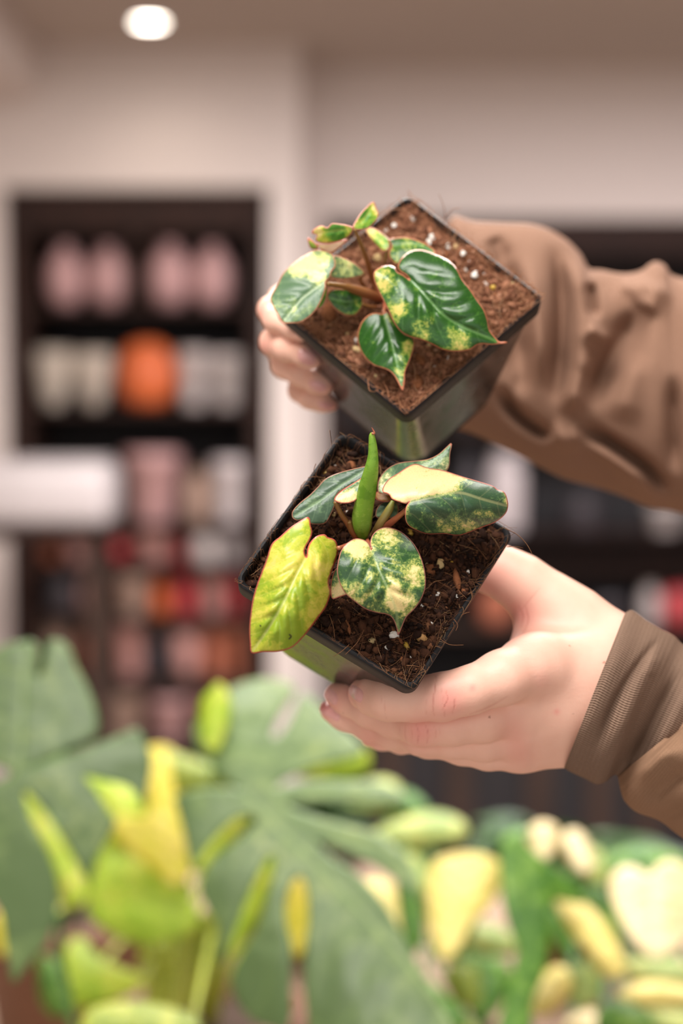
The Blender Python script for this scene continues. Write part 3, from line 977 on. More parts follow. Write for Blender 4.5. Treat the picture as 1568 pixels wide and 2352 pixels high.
make_leaf('leaf', zl([(525, 408), (560, 370), (640, 318), (700, 280), (722, 300), (700, 350), (660, 390), (620, 425), (565, 433), (532, 422)]),
          zl([(715, 300), (620, 360), (535, 410)]), D, lo_root, m_var2,
          [(p[0], p[1], h) for p, h in zip(zl([(715, 300), (620, 350), (530, 412), (620, 425)]), (.018, .018, .016, .017))],
          5, 0, .001, 4, .6, -.02, [(*zl([(600, 425)])[0], 26, .4), (*zl([(560, 425)])[0], 20, .4)], seed=9)
make_leaf('leaf', zl([(505, 860), (515, 800), (540, 760), (600, 800), (640, 880), (590, 895), (540, 912), (512, 916)]), zl([(540, 770), (545, 850), (515, 910)]), D, lo_root, m_var2,
          [(p[0], p[1], h) for p, h in zip(zl([(540, 770), (512, 912), (620, 880)]), (.012, .008, .010))], 5, 0, .001, 3, .6, -.05, [(*zl([(560, 890)])[0], 26, .4)], seed=10)
make_leaf('leaf', zl([(735, 500), (745, 450), (790, 420), (840, 430), (850, 470), (835, 500), (780, 510)]), zl([(745, 490), (800, 460), (845, 450)]), D, lo_root, m_grey,
          [(p[0], p[1], h) for p, h in zip(zl([(740, 490), (845, 440), (800, 505)]), (.003, .006, .004))], 5, 0, .0006, 3, .6, -.05, seed=12)
make_leaf('leaf', zl([(728, 400), (740, 375), (790, 380), (812, 405), (800, 425), (750, 420)]), zl([(735, 400), (805, 410)]), D, lo_root,
          leaf_mat('old_leaf_amber', S(150, 96, 40), S(186, 126, 60), S(206, 150, 84), S(220, 170, 100), 1.0), [(*zl([(735, 400)])[0], .006), (*zl([(805, 410)])[0], .008), (*zl([(770, 380)])[0], .007)], 5, seed=13)
# rolled new leaf standing up
spk = [(672, 612, .002, 20), (668, 560, .006, 42), (668, 500, .010, 50), (682, 420, .016, 46), (696, 340, .022, 42), (712, 260, .028, 33), (720, 190, .032, 24), (718, 130, .035, 19), (714, 90, .037, 13), (716, 74, .038, 5)]
A = catmull(np.array([(*zl([(x, y)])[0], h, r / 2.2085) for x, y, h, r in spk]), 8)
dd = D(A[:, 0], A[:, 1], A[:, 2])
pc = unproj(A[:, 0], A[:, 1], dd)
V, F, at_e, at_m, at_b, at_lp = [], [], [], [], [], []
nr = 40
for i in range(len(A)):
    tx = pc[min(i + 1, len(A) - 1)] - pc[max(i - 1, 0)]; tx /= np.linalg.norm(tx)
    sx = np.cross(tx, [0, 0, 1.0]); sx /= np.linalg.norm(sx)
    sz = np.cross(tx, sx)
    rr = A[i, 3] * dd[i] / FPX
    t = i / (len(A) - 1)
    seam = 2.2 + 1.5 * t
    for k in range(nr + 1):
        th = 2 * math.pi * k / nr
        sp = 1 + .13 * (k / nr)                 # a spiral section: one edge overlaps the other
        V.append(pc[i] + rr * sp * (math.cos(th + seam) * sx + .8 * math.sin(th + seam) * sz))
        at_e.append(min(k, nr - k) * 2.0); at_m.append(20 + k); at_b.append(-.05 + .1 * t); at_lp.append((k / nr * .6, t * 2.4, 0))
for i in range(len(A) - 1):
    for k in range(nr):
        F.append([i * (nr + 1) + k, i * (nr + 1) + k + 1, (i + 1) * (nr + 1) + k + 1, (i + 1) * (nr + 1) + k])
spike = mk('new_leaf', cam2world(np.array(V)), F, m_spike, lo_root, True, {'edge': at_e, 'mid': at_m, 'bias': at_b, 'phase': np.full(len(V), .2), 'lp': np.array(at_lp)})
stem('leaf_tip', [(*zl([(716, 78)])[0], .038, 3), (*zl([(728, 78)])[0], .0385, 2.2), (*zl([(722, 62)])[0], .039, 1.5), (*zl([(714, 48)])[0], .0395, .7)], m_red, spike, D, 8)
for nm, pts, m in [
        ('petiole', [(530, 425, .014, 14), (560, 490, .010, 16), (595, 540, .006, 18), (640, 615, .000, 22)], m_pet),
        ('petiole', [(890, 465, .020, 16), (850, 500, .015, 18), (800, 540, .008, 22), (740, 590, .000, 22)], m_red),
        ('petiole', [(822, 420, .012, 12), (800, 470, .010, 26), (755, 540, .006, 26), (715, 600, .000, 16)], m_petg),
        ('petiole', [(545, 660, .020, 14), (575, 655, .016, 14), (620, 640, .008, 16), (660, 620, .000, 18)], m_red),
        ('petiole', [(600, 525, .008, 14), (615, 570, .004, 24), (650, 615, .000, 22)], m_pet),
        ('petiole', [(383, 700, .022, 11), (450, 690, .017, 12), (550, 660, .008, 14), (650, 625, .000, 16)], m_red),
        ('petiole', [(712, 665, .019, 10), (700, 640, .012, 12), (690, 615, .000, 14)], m_red)]:
    stem(nm, [(*zl([(x, y)])[0], h, r / 2.7) for x, y, h, r in pts], m, lo_root, D)
# small specks of soil lying on the yellow leaf stay with it
M_speck = plain('dark_soil_speck', S(52, 44, 22), .9, .1, 200)
_o = world_loc(yleaf)
_bvh = BVHTree.FromPolygons([Vector((np.array(v.co) + _o).tolist()) for v in yleaf.data.vertices], [list(p.vertices) for p in yleaf.data.polygons])


def on_leaf(px, py, lift=.0003):
    rd = P(px, py, 1.0) - CAM
    rd /= np.linalg.norm(rd)
    hit = _bvh.ray_cast(Vector(CAM.tolist()), Vector(rd.tolist()))[0]
    return np.array(hit) - rd * lift


for tr_, rp in (([(296, 1098), (306, 1106), (304, 1113), (294, 1122)], .00022), ([(148, 1052), (151, 1055)], .00025)):
    mb = MB().tube(catmull(np.array([on_leaf(*q) for q in zl(tr_)]), 4), rp, 6)
    mb.build('soil_speck', M_speck, yleaf)

# ================================================================== upper plant
up_root = empty('potted_philodendron', UP.world([[0, 0, -UP.H]])[0],
                'dark green philodendron in the upper square black pot in front of the big sleeve', 'potted plant', 'potted philodendrons held up')
build_pot(UP, up_root)
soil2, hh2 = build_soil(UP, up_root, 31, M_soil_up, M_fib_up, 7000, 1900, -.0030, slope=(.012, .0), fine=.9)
for i, (x, y, w, m, nm, asp, fl, ang) in enumerate([
        (768, 130, 36, M_perl, 'perlite', .8, .7, 0), (848, 200, 40, M_perl, 'perlite', .7, .7, 0), (750, 230, 36, M_perl, 'perlite', .8, .7, 0), (705, 242, 32, M_perl, 'perlite', .8, .7, 0), (690, 190, 30, M_perl, 'perlite', .8, .7, 0),
        (950, 288, 46, M_perl, 'perlite', .8, .8, .5), (935, 322, 44, M_perl, 'perlite', .7, .8, 0), (1045, 342, 50, M_perl, 'perlite', .8, .8, 0), (1078, 342, 36, M_perl2, 'perlite', .8, .7, 0),
        (1115, 405, 36, M_perl, 'perlite', .8, .7, 0), (1152, 440, 36, M_perl, 'perlite', .8, .7, .3), (1130, 465, 30, M_perl, 'perlite', .8, .7, 0), (1178, 500, 54, M_perl, 'perlite', .75, .8, -.8), (1225, 495, 26, M_perl, 'perlite', .8, .7, 0),
        (1236, 548, 46, M_perl, 'perlite', .7, .7, .4), (1272, 572, 34, M_fert, 'fertiliser_bead', 1, .9, 0), (1375, 545, 56, M_perl2, 'perlite', .5, .6, -1), (660, 410, 60, M_perl2, 'perlite', .8, .8, .3), (850, 295, 34, M_fert, 'fertiliser_bead', .7, .7, 0),
        (505, 798, 46, M_perl2, 'perlite', .8, .8, .3), (548, 876, 50, M_perl2, 'perlite', .8, .8, 1), (545, 830, 36, M_perl, 'perlite', .8, .7, 0), (1030, 935, 30, M_perl, 'perlite', .7, .7, 0), (940, 860, 70, M_perl2, 'perlite', .5, .6, -.4), (655, 1015, 30, M_perl2, 'perlite', .7, .7, 0),
        (865, 1062, 112, M_bark, 'bark_chip', .8, .5, .3), (1030, 385, 50, M_bark, 'bark_chip', .6, .6, .2), (400, 700, 110, M_bark, 'bark_chip', .7, .7, .2), (1290, 610, 40, M_bark, 'bark_chip', .6, .7, .2), (890, 960, 80, M_bark, 'bark_chip', .6, .7, .5), (1420, 630, 30, M_perl2, 'perlite', .6, .6, 0)]):
    p = zu([(x, y)])[0]
    bit(UP, hh2, soil2, p[0], p[1], w / 2.306, m, nm, 300 + i, asp, fl, ang + .8)
_r = np.random.default_rng(5)
for i in range(26):
    lx, ly = _r.uniform(-.034, .034, 2)
    q = to_px0(UP.cam([[lx, ly, -.003]]))[0]
    bit(UP, hh2, soil2, q[0], q[1], _r.uniform(5, 9), M_perl, 'perlite', 700 + i, .8, .8, 0)
for pts in ([(1020, 190, .002), (1010, 120, .010), (985, 60, .016)], [(1020, 180, .002), (1060, 140, .008), (1100, 135, .010)], [(720, 1140, .003), (715, 1100, .002), (690, 1050, 0)], [(610, 1040, .003), (620, 1100, .005), (660, 1100, .002), (660, 1070, .001)],
            [(1440, 560, .004), (1460, 540, .008), (1490, 530, .010)], [(1190, 440, .001), (1180, 400, .004), (1210, 360, .006)], [(1410, 520, .003), (1420, 490, .006), (1440, 480, .007)]):
    q = zu([(a, b_) for a, b_, _ in pts])
    strand(UP, soil2, [(a, b_, c) for (a, b_), (_, _, c) in zip(q, pts)], .9, M_fib_up)
D = UP.depth
u_dark = leaf_mat('deep_green_blade', S(38, 80, 28), S(62, 108, 38), S(150, 168, 72), S(216, 200, 110), 1.3, S(196, 122, 90), .24, .4, .2, 3.4, 4.4, S(122, 168, 92))
u_pale = leaf_mat('pale_marbled_blade', S(84, 116, 82), S(116, 144, 96), S(198, 208, 132), S(230, 222, 158), .8, S(206, 140, 110), .34, .3, .22, 3.0, 8.2, S(190, 208, 150))
u_lime = leaf_mat('lime_splashed_blade', S(78, 142, 48), S(134, 176, 60), S(208, 206, 84), S(240, 222, 150), .9, S(216, 140, 120), .34, .3, .25, 3.0, 6.1, S(206, 206, 110))
make_leaf('leaf', zu([(830, 512), (810, 487), (780, 468), (768, 448), (775, 418), (800, 385), (840, 358), (900, 354), (960, 374), (1030, 405), (1080, 450), (1110, 510), (1150, 560), (1190, 620), (1226, 672), (1246, 730), (1256, 780), (1285, 818), (1306, 840), (1335, 840), (1352, 845), (1335, 850),
          (1304, 852), (1270, 858), (1200, 855), (1150, 884), (1080, 893), (1010, 885), (950, 856), (890, 830), (830, 815), (780, 785), (745, 735), (720, 680), (690, 620), (660, 560), (640, 500), (646, 466), (690, 440), (735, 437), (758, 452), (765, 470), (800, 488)]),
          zu([(830, 512), (900, 580), (1000, 690), (1100, 755), (1300, 842)]), D, up_root, u_dark,
          [(p[0], p[1], h) for p, h in zip(zu([(830, 512), (1000, 690), (1300, 842), (660, 500), (900, 356), (1230, 680), (800, 800), (1080, 890)]), (.026, .024, .016, .026, .026, .020, .018, .015))],
          5, .003, .0030, 4.5, .9, -.13, [(*zu([(680, 500)])[0], 34, .26), (*zu([(740, 640)])[0], 40, .16), (*zu([(900, 790)])[0], 26, .2), (*zu([(1100, 850)])[0], 40, .18), (*zu([(760, 690)])[0], 20, .14), (*zu([(860, 690)])[0], 60, .04), (*zu([(1100, 830)])[0], 26, .1)], thick=.0005, seed=21, roll=.0012)
make_leaf('leaf', zu([(698, 680), (690, 694), (650, 688), (610, 702), (575, 740), (555, 800), (560, 860), (590, 920), (640, 966), (700, 985), (740, 1010), (768, 1052), (795, 1102), (804, 1050), (808, 1000), (836, 930), (856, 860), (850, 820), (800, 795), (755, 740), (722, 690)]),
          zu([(692, 696), (722, 800), (755, 920), (794, 1090)]), D, up_root, u_dark,
          [(p[0], p[1], h) for p, h in zip(zu([(692, 690), (725, 820), (794, 1095), (560, 820), (850, 850)]), (.012, .014, .006, .012, .011))],
          5, -.004, .0020, 5, .8, -.16, [(*zu([(830, 880)])[0], 20, .34), (*zu([(790, 960)])[0], 24, .24), (*zu([(740, 720)])[0], 20, .14), (*zu([(770, 1040)])[0], 20, .18)], thick=.0005, seed=22)
make_leaf('leaf', zu([(95, 604), (130, 540), (160, 480), (220, 420), (290, 375), (340, 354), (400, 364), (430, 390), (438, 440), (416, 470), (410, 500), (386, 522), (385, 560), (360, 630), (320, 690), (260, 735), (200, 743), (160, 738), (130, 692), (104, 648)]),
          zu([(412, 500), (330, 560), (255, 620), (165, 730)]), D, up_root, u_pale,
          [(p[0], p[1], h) for p, h in zip(zu([(412, 500), (260, 610), (160, 735), (300, 375), (380, 560)]), (.024, .028, .018, .024, .022))],
          5, -.003, .002, 5, .7, -.08, [(*zu([(300, 410)])[0], 46, .28), (*zu([(210, 450)])[0], 30, .2), (*zu([(340, 500)])[0], 20, .14), (*zu([(225, 690)])[0], 14, .12), (*zu([(250, 550)])[0], 44, -.1)], thick=.0005, seed=23)
make_leaf('leaf', zu([(430, 385), (500, 405), (560, 440), (594, 482), (540, 502), (470, 510), (410, 495), (420, 440)]), zu([(590, 480), (500, 455), (430, 430)]), D, up_root, u_pale,
          [(p[0], p[1], h) for p, h in zip(zu([(590, 480), (430, 390), (470, 508)]), (.012, .020, .016))], 5, 0, .001, 4, .6, .0, [(*zu([(480, 440)])[0], 30, .1)], seed=24)
make_leaf('leaf', zu([(300, 560), (385, 540), (395, 590), (380, 640), (350, 668), (300, 640)]), zu([(385, 545), (350, 660)]), D, up_root, u_lime,
          [(p[0], p[1], h) for p, h in zip(zu([(385, 545), (350, 665), (300, 600)]), (.016, .014, .014))], 6, seed=25, bias=-.1)
make_leaf('leaf', zu([(530, 240), (548, 200), (570, 165), (602, 130), (640, 99), (655, 130), (669, 165), (650, 205), (610, 240), (565, 249)]), zu([(535, 238), (590, 190), (640, 110)]), D, up_root, u_lime,
          [(p[0], p[1], h) for p, h in zip(zu([(535, 240), (640, 100), (650, 200), (570, 165)]), (.034, .034, .030, .034))], 5, .001, .0012, 4, .6, -.02, [(*zu([(590, 190)])[0], 22, -.1), (*zu([(650, 140)])[0], 16, .2), (*zu([(550, 220)])[0], 18, .1)], seed=26)
make_leaf('leaf', zu([(532, 240), (500, 225), (470, 218), (420, 214), (395, 238), (365, 225), (330, 240), (310, 266), (340, 276), (330, 300), (350, 316), (400, 320), (470, 305), (515, 278)]), zu([(532, 242), (430, 255), (315, 268)]), D, up_root, u_lime,
          [(p[0], p[1], h) for p, h in zip(zu([(532, 240), (312, 266), (420, 216), (400, 318)]), (.034, .030, .036, .028))], 5, -.001, .0012, 4, .6, .03, [(*zu([(440, 270)])[0], 26, -.14), (*zu([(330, 260)])[0], 16, .3), (*zu([(490, 250)])[0], 20, .06)], seed=27)
make_leaf('leaf', zu([(335, 322), (400, 322), (505, 300), (460, 342), (412, 372), (360, 352)]), zu([(505, 302), (345, 330)]), D, up_root,
          leaf_mat('pink_cream_blade', S(232, 204, 170), S(240, 216, 190), S(246, 224, 200), S(250, 230, 206), .8, S(220, 150, 130)), [(p[0], p[1], h) for p, h in zip(zu([(505, 300), (340, 325), (412, 370)]), (.028, .026, .022))], 6, seed=28)
make_leaf('leaf', zu([(290, 290), (310, 300), (345, 335), (340, 352), (310, 350), (295, 325)]), zu([(340, 348), (295, 300)]), D, up_root, u_lime, [(p[0], p[1], h) for p, h in zip(zu([(340, 348), (292, 292), (310, 350)]), (.022, .026, .022))], 6, seed=29, bias=-.06)
make_leaf('leaf', zu([(598, 250), (615, 238), (650, 244), (695, 274), (722, 300), (722, 345), (692, 362), (652, 328), (616, 285)]), zu([(610, 248), (670, 300), (710, 350)]), D, up_root, u_lime,
          [(p[0], p[1], h) for p, h in zip(zu([(605, 246), (715, 345), (690, 275)]), (.010, .012, .012))], 5, -.001, .001, 4, .6, -.01, [(*zu([(620, 255)])[0], 16, .14), (*zu([(680, 290)])[0], 20, .1)], seed=30)
make_leaf('leaf', zu([(718, 300), (790, 287), (860, 298), (930, 330), (974, 372), (900, 372), (850, 372), (800, 395), (775, 432), (736, 412), (719, 372), (736, 335)]), zu([(725, 335), (800, 330), (880, 330), (965, 368)]), D, up_root, u_dark,
          [(p[0], p[1], h) for p, h in zip(zu([(725, 330), (970, 370), (850, 298), (770, 425)]), (.012, .018, .016, .014))], 5, -.001, .001, 4, .6, -.06, [(*zu([(810, 325)])[0], 18, .16), (*zu([(735, 380)])[0], 16, .14), (*zu([(920, 350)])[0], 16, .1)], seed=31)
make_leaf('leaf', zu([(394, 592), (428, 562), (520, 568), (578, 600), (582, 650), (545, 700), (492, 702), (440, 672), (402, 625)]), zu([(575, 610), (500, 630), (410, 610)]), D, up_root, u_dark,
          [(p[0], p[1], h) for p, h in zip(zu([(575, 610), (400, 600), (500, 700)]), (.008, .012, .006))], 5, 0, .001, 4, .6, -.05, [(*zu([(540, 670)])[0], 20, .12)], seed=32)
for pts, m in [([(540, 245, .034, 10), (575, 330, .026, 13), (605, 410, .016, 16), (640, 520, .004, 20), (690, 620, -.002, 20)], m_pet),
               ([(395, 535, .023, 14), (470, 545, .018, 18), (540, 565, .012, 30), (620, 590, .006, 34), (690, 620, -.002, 24)], m_pet),
               ([(722, 330, .012, 8), (705, 390, .007, 9), (695, 440, -.001, 10)], m_petg),
               ([(830, 512, .025, 12), (780, 560, .016, 13), (730, 600, .006, 15), (695, 630, -.002, 16)], m_red),
               ([(693, 692, .011, 12), (700, 660, .006, 13), (700, 630, -.002, 15)], m_red),
               ([(590, 482, .012, 9), (570, 510, .010, 10), (600, 560, .004, 12), (680, 620, -.002, 14)], m_pet),
               ([(578, 640, .007, 9), (620, 655, .004, 10), (690, 660, -.002, 12)], m_pet)]:
    stem('petiole', [(*zu([(x, y)])[0], h, r / 2.8) for x, y, h, r in pts], m, up_root, D)
# ================================================================== the person's hands and sleeves
person = empty('person', (0.55, 0.78, 0.0), 'person in a brown sweatshirt reaching in from the right with both hands', 'person')


def field_mesh(groups, res, pad=.012, smooth_it=2):
    """continuous surface around joint chains: groups = [(k_inside, k_to_rest, [((p,r),(p,r)), ...])] in camera coords"""
    allp = np.array([q[0] for _, _, cs in groups for c in cs for q in c]); allr = np.array([q[1] for _, _, cs in groups for c in cs for q in c])
    lo = (allp - allr[:, None]).min(0) - pad; hi = (allp + allr[:, None]).max(0) + pad
    n = np.ceil((hi - lo) / res).astype(int) + 1
    ax = [(lo[k] + res * np.arange(n[k])).astype(np.float32) for k in range(3)]
    def smin(a, b_, k):
        h = np.maximum(k - np.abs(a - b_), 0) / k
        return np.minimum(a, b_) - h * h * k * .25
    tot = None
    for ki, kr, cs in groups:
        G = np.full(n, .05, np.float32)
        for (a, ra), (b_, rb) in cs:
            a, b_ = np.array(a, np.float32), np.array(b_, np.float32)
            m = max(ra, rb) + .02
            i0 = np.clip(((np.minimum(a, b_) - m - lo) / res).astype(int), 0, n - 1); i1 = np.clip(((np.maximum(a, b_) + m - lo) / res).astype(int) + 2, 1, n)
            x = ax[0][i0[0]:i1[0], None, None] - a[0]; y = ax[1][None, i0[1]:i1[1], None] - a[1]; z = ax[2][None, None, i0[2]:i1[2]] - a[2]
            ba = b_ - a
            h = np.clip((x * ba[0] + y * ba[1] + z * ba[2]) / max(float(ba @ ba), 1e-10), 0, 1)
            d = np.sqrt((x - h * ba[0]) ** 2 + (y - h * ba[1]) ** 2 + (z - h * ba[2]) ** 2) - (ra + (rb - ra) * h)
            sl = (slice(i0[0], i1[0]), slice(i0[1], i1[1]), slice(i0[2], i1[2]))
            G[sl] = smin(G[sl], d, ki)
        tot = G if tot is None else smin(tot, G, kr)
    s = tot < 0
    # surface nets
    c = np.zeros(np.array(s.shape) - 1, np.int8)
    for dx in (0, 1):
        for dy in (0, 1):
            for dz in (0, 1):
                c += s[dx:s.shape[0] - 1 + dx, dy:s.shape[1] - 1 + dy, dz:s.shape[2] - 1 + dz]
    cell = (c > 0) & (c < 8)
    idx = -np.ones(cell.shape, np.int64)
    I = np.argwhere(cell)
    idx[cell] = np.arange(len(I))
    acc = np.zeros((len(I), 3)); cnt = np.zeros(len(I))
    corners = [(a, b_, c_) for a in (0, 1) for b_ in (0, 1) for c_ in (0, 1)]
    for p in corners:
        for k in range(3):
            if p[k] == 0:
                q = list(p); q[k] = 1
                va = tot[I[:, 0] + p[0], I[:, 1] + p[1], I[:, 2] + p[2]]; vb = tot[I[:, 0] + q[0], I[:, 1] + q[1], I[:, 2] + q[2]]
                m = (va < 0) != (vb < 0)
                t = np.where(m, va / np.where(m, va - vb, 1), 0)
                pos = np.tile(np.array(p, float), (len(I), 1)); pos[:, k] = t
                acc[m] += pos[m]; cnt[m] += 1
    V = lo + res * (I + acc / cnt[:, None])
    F = []
    for k in range(3):
        u, w = (k + 1) % 3, (k + 2) % 3
        sl0 = [slice(None)] * 3; sl1 = [slice(None)] * 3
        sl0[k] = slice(0, -1); sl1[k] = slice(1, None)
        E = np.argwhere(s[tuple(sl0)] != s[tuple(sl1)])
        E = E[(E[:, u] > 0) & (E[:, w] > 0) & (E[:, u] < s.shape[u] - 1) & (E[:, w] < s.shape[w] - 1)]
        ins = s[E[:, 0], E[:, 1], E[:, 2]]
        q = []
        for du, dw in ((1, 1), (0, 1), (0, 0), (1, 0)):
            J = E.copy(); J[:, u] -= du; J[:, w] -= dw
            q.append(idx[J[:, 0], J[:, 1], J[:, 2]])
        q = np.stack(q, 1)
        q = np.where(ins[:, None], q, q[:, ::-1])
        F.append(q)
    F = np.vstack(F)
    F = F[(F >= 0).all(1)]
    # light smoothing
    for it in range(smooth_it):
        a = np.zeros_like(V); c_ = np.zeros(len(V))
        for k in range(4):
            np.add.at(a, F[:, k], V[F[:, (k + 1) % 4]] + V[F[:, (k - 1) % 4]]); np.add.at(c_, F[:, k], 2)
        V = .4 * V + .6 * a / c_[:, None]
    return V, F


def J(px, py, d, rpx):
    return (unproj(px, py, d)[0], rpx * d / FPX)


def chain(*js):
    return [(js[i], js[i + 1]) for i in range(len(js) - 1)]


def to_px(Xc):
    return np.c_[Xc[:, 0] / Xc[:, 2] * FPX + W / 2, Xc[:, 1] / Xc[:, 2] * FPX + H / 2]


# skin
M_skin, nt, b = new_mat('fair_skin')
co_ = coords(nt)
nz = noise_n(nt, co_, 90, 4, .6)
nf = noise_n(nt, co_, 900, 3, .6)
c = mix_n(nt, nz, S(230, 176, 154), S(239, 194, 172))
c = mix_n(nt, attr(nt, 'red'), c, S(226, 128, 122))
c = mix_n(nt, math_n(nt, 'MULTIPLY', attr(nt, 'crease'), .55), c, S(190, 100, 88))
c = mix_n(nt, attr(nt, 'mole'), c, S(140, 84, 62))
nt.links.new(c, b.inputs['Base Color'])
b.inputs['Roughness'].default_value = .48
b.inputs['Specular IOR Level'].default_value = .4
b.inputs['Subsurface Weight'].default_value = .08
b.inputs['Subsurface Radius'].default_value = (1.0, .35, .2)
b.inputs['Subsurface Scale'].default_value = .002
hgt = math_n(nt, 'SUBTRACT', math_n(nt, 'MULTIPLY', nf, .35), attr(nt, 'crease'))
bump_n(nt, b, hgt, .35, .0006)
M_nail, nt, b = new_mat('fingernail_pink')
nt.links.new(mix_n(nt, noise_n(nt, coords(nt), 120, 3), S(222, 158, 152), S(234, 178, 170)), b.inputs['Base Color'])
b.inputs['Roughness'].default_value = .22
b.inputs['Coat Weight'].default_value = .3


def skin_attrs(Xc, reds, creases, moles):
    q = to_px(Xc)
    red = np.zeros(len(q)); cr = np.zeros(len(q)); ml = np.zeros(len(q))
    for x, y, r, a in reds:
        red += a * np.exp(-((q[:, 0] - x) ** 2 + (q[:, 1] - y) ** 2) / r ** 2)
    for pl_, w, a in creases:
        p = catmull(pl_, 5)
        bx = (q[:, 0] > p[:, 0].min() - 12) & (q[:, 0] < p[:, 0].max() + 12) & (q[:, 1] > p[:, 1].min() - 12) & (q[:, 1] < p[:, 1].max() + 12)
        if bx.any():
            d, t, _ = seg_dist(q[bx], p)
            cr[bx] = np.maximum(cr[bx], a * np.exp(-(d / w) ** 2) * np.sin(np.pi * np.clip(t, .08, .92)) ** .5)
    for x, y, r, a in moles:
        ml = np.maximum(ml, a * (np.hypot(q[:, 0] - x, q[:, 1] - y) < r))
    return {'red': np.clip(red, 0, .8), 'crease': cr, 'mole': ml}


def nail(hand, bvh, poly, off=.0004, name='fingernail'):
    out = resample(catmull(poly, 5, True), 3.0, True)
    lo, hi = out.min(0), out.max(0)
    gx, gy = np.meshgrid(np.arange(lo[0], hi[0], 3.), np.arange(lo[1], hi[1], 3.), indexing='ij')
    g = np.c_[gx.ravel(), gy.ravel()]; g = g[inside(g, out)]
    d, _, _ = seg_dist(g, out, True); g = g[d > 2]
    res = delaunay_2d_cdt([Vector(p) for p in np.vstack([out, g]).tolist()], [], [list(range(len(out)))], 1, 1e-4)
    v2 = np.array([q[:] for q in res[0]])
    ed, _, _ = seg_dist(v2, out, True)
    V = []
    last = .7
    for (x, y), e in zip(v2, ed):
        rd = cam2world(unproj(x, y, 1.0))[0] - CAM
        hit = bvh.ray_cast(Vector(CAM.tolist()), Vector((rd / np.linalg.norm(rd)).tolist()))
        dep = (np.array(hit[0]) - CAM) @ rd / (rd @ rd) if hit[0] is not None else last
        last = dep
        V.append(cam2world(unproj(x, y, dep - off * min(1.0, .25 + e / 7)))[0])
    F = []
    for f in res[2]:
        a, b_, c_ = v2[f[0]], v2[f[1]], v2[f[2]]
        F.append(list(f)[::-1] if (b_[0] - a[0]) * (c_[1] - a[1]) - (b_[1] - a[1]) * (c_[0] - a[0]) > 0 else list(f))
    return mk(name, np.array(V), F, M_nail, hand)


# ---- lower hand (back of the hand towards the viewer, thumb up, fingers under the pot)
index_f = chain(J(836, 1594, .665, 37), J(862, 1600, .656, 42), J(892, 1608, .649, 45), J(950, 1607, .647, 47), J(1015, 1601, .647, 52), J(1080, 1585, .647, 52), J(1150, 1558, .652, 60), J(1235, 1525, .664, 72))
middle_f = chain(J(774, 1596, .692, 29), J(800, 1607, .686, 34), J(850, 1630, .679, 38), J(905, 1654, .674, 39), J(968, 1668, .662, 44), J(1040, 1666, .660, 44), J(1110, 1650, .662, 52), J(1205, 1615, .669, 64))
ring_f = chain(J(760, 1634, .706, 24), J(790, 1647, .703, 28), J(850, 1670, .698, 32), J(905, 1686, .690, 32), J(965, 1696, .675, 36), J(1040, 1702, .671, 37), J(1110, 1700, .671, 46), J(1195, 1678, .676, 58))
pinky_f = chain(J(846, 1698, .708, 17), J(876, 1701, .704, 19), J(920, 1706, .698, 22), J(980, 1712, .685, 26), J(1060, 1722, .680, 32), J(1120, 1728, .679, 38), J(1200, 1722, .684, 50))
palm = [(J(1215, 1532, .663, 70), J(1370, 1535, .681, 96)), (J(1205, 1610, .668, 66), J(1380, 1580, .682, 118)), (J(1195, 1672, .672, 62), J(1370, 1620, .684, 118)), (J(1195, 1718, .680, 55), J(1355, 1660, .688, 100)),
        (J(1385, 1570, .684, 130), J(1450, 1600, .692, 95)), (J(1450, 1600, .692, 95), J(1640, 1680, .70, 80)),
        (J(1380, 1490, .690, 92), J(1300, 1440, .692, 78)), (J(1225, 1520, .678, 60), J(1290, 1460, .690, 70))]
thumb = chain(J(1385, 1500, .690, 90), J(1310, 1428, .692, 78), J(1255, 1385, .692, 68), J(1195, 1338, .692, 60), J(1150, 1312, .692, 51), J(1110, 1298, .693, 48), J(1078, 1299, .694, 43), J(1056, 1310, .694, 35))
web = [(J(1238, 1462, .688, 44), J(1225, 1505, .682, 52)), (J(1250, 1420, .692, 50), J(1238, 1462, .688, 44))]
groups = [(.004, .0008, index_f), (.004, .0008, middle_f), (.004, .0008, ring_f), (.004, .0008, pinky_f), (.008, .004, palm + web), (.006, .006, thumb)]
Vc, Fh = field_mesh(groups, .00062)
reds = [(1028, 1610, 40, .55), (965, 1682, 36, .5), (1243, 1563, 22, .16), (1180, 1672, 34, .2), (1190, 1728, 40, .25), (810, 1590, 30, .35), (758, 1600, 26, .35), (750, 1632, 22, .5), (1200, 1410, 36, .45), (1130, 1320, 60, .3), (1278, 1635, 7, .5), (1085, 1580, 8, .45), (1170, 1480, 60, .2), (850, 1705, 30, .3), (880, 1585, 40, -.1)]
z3 = lambda L: [(700 + x / 3.92, 1500 + y / 3.92) for x, y in L]
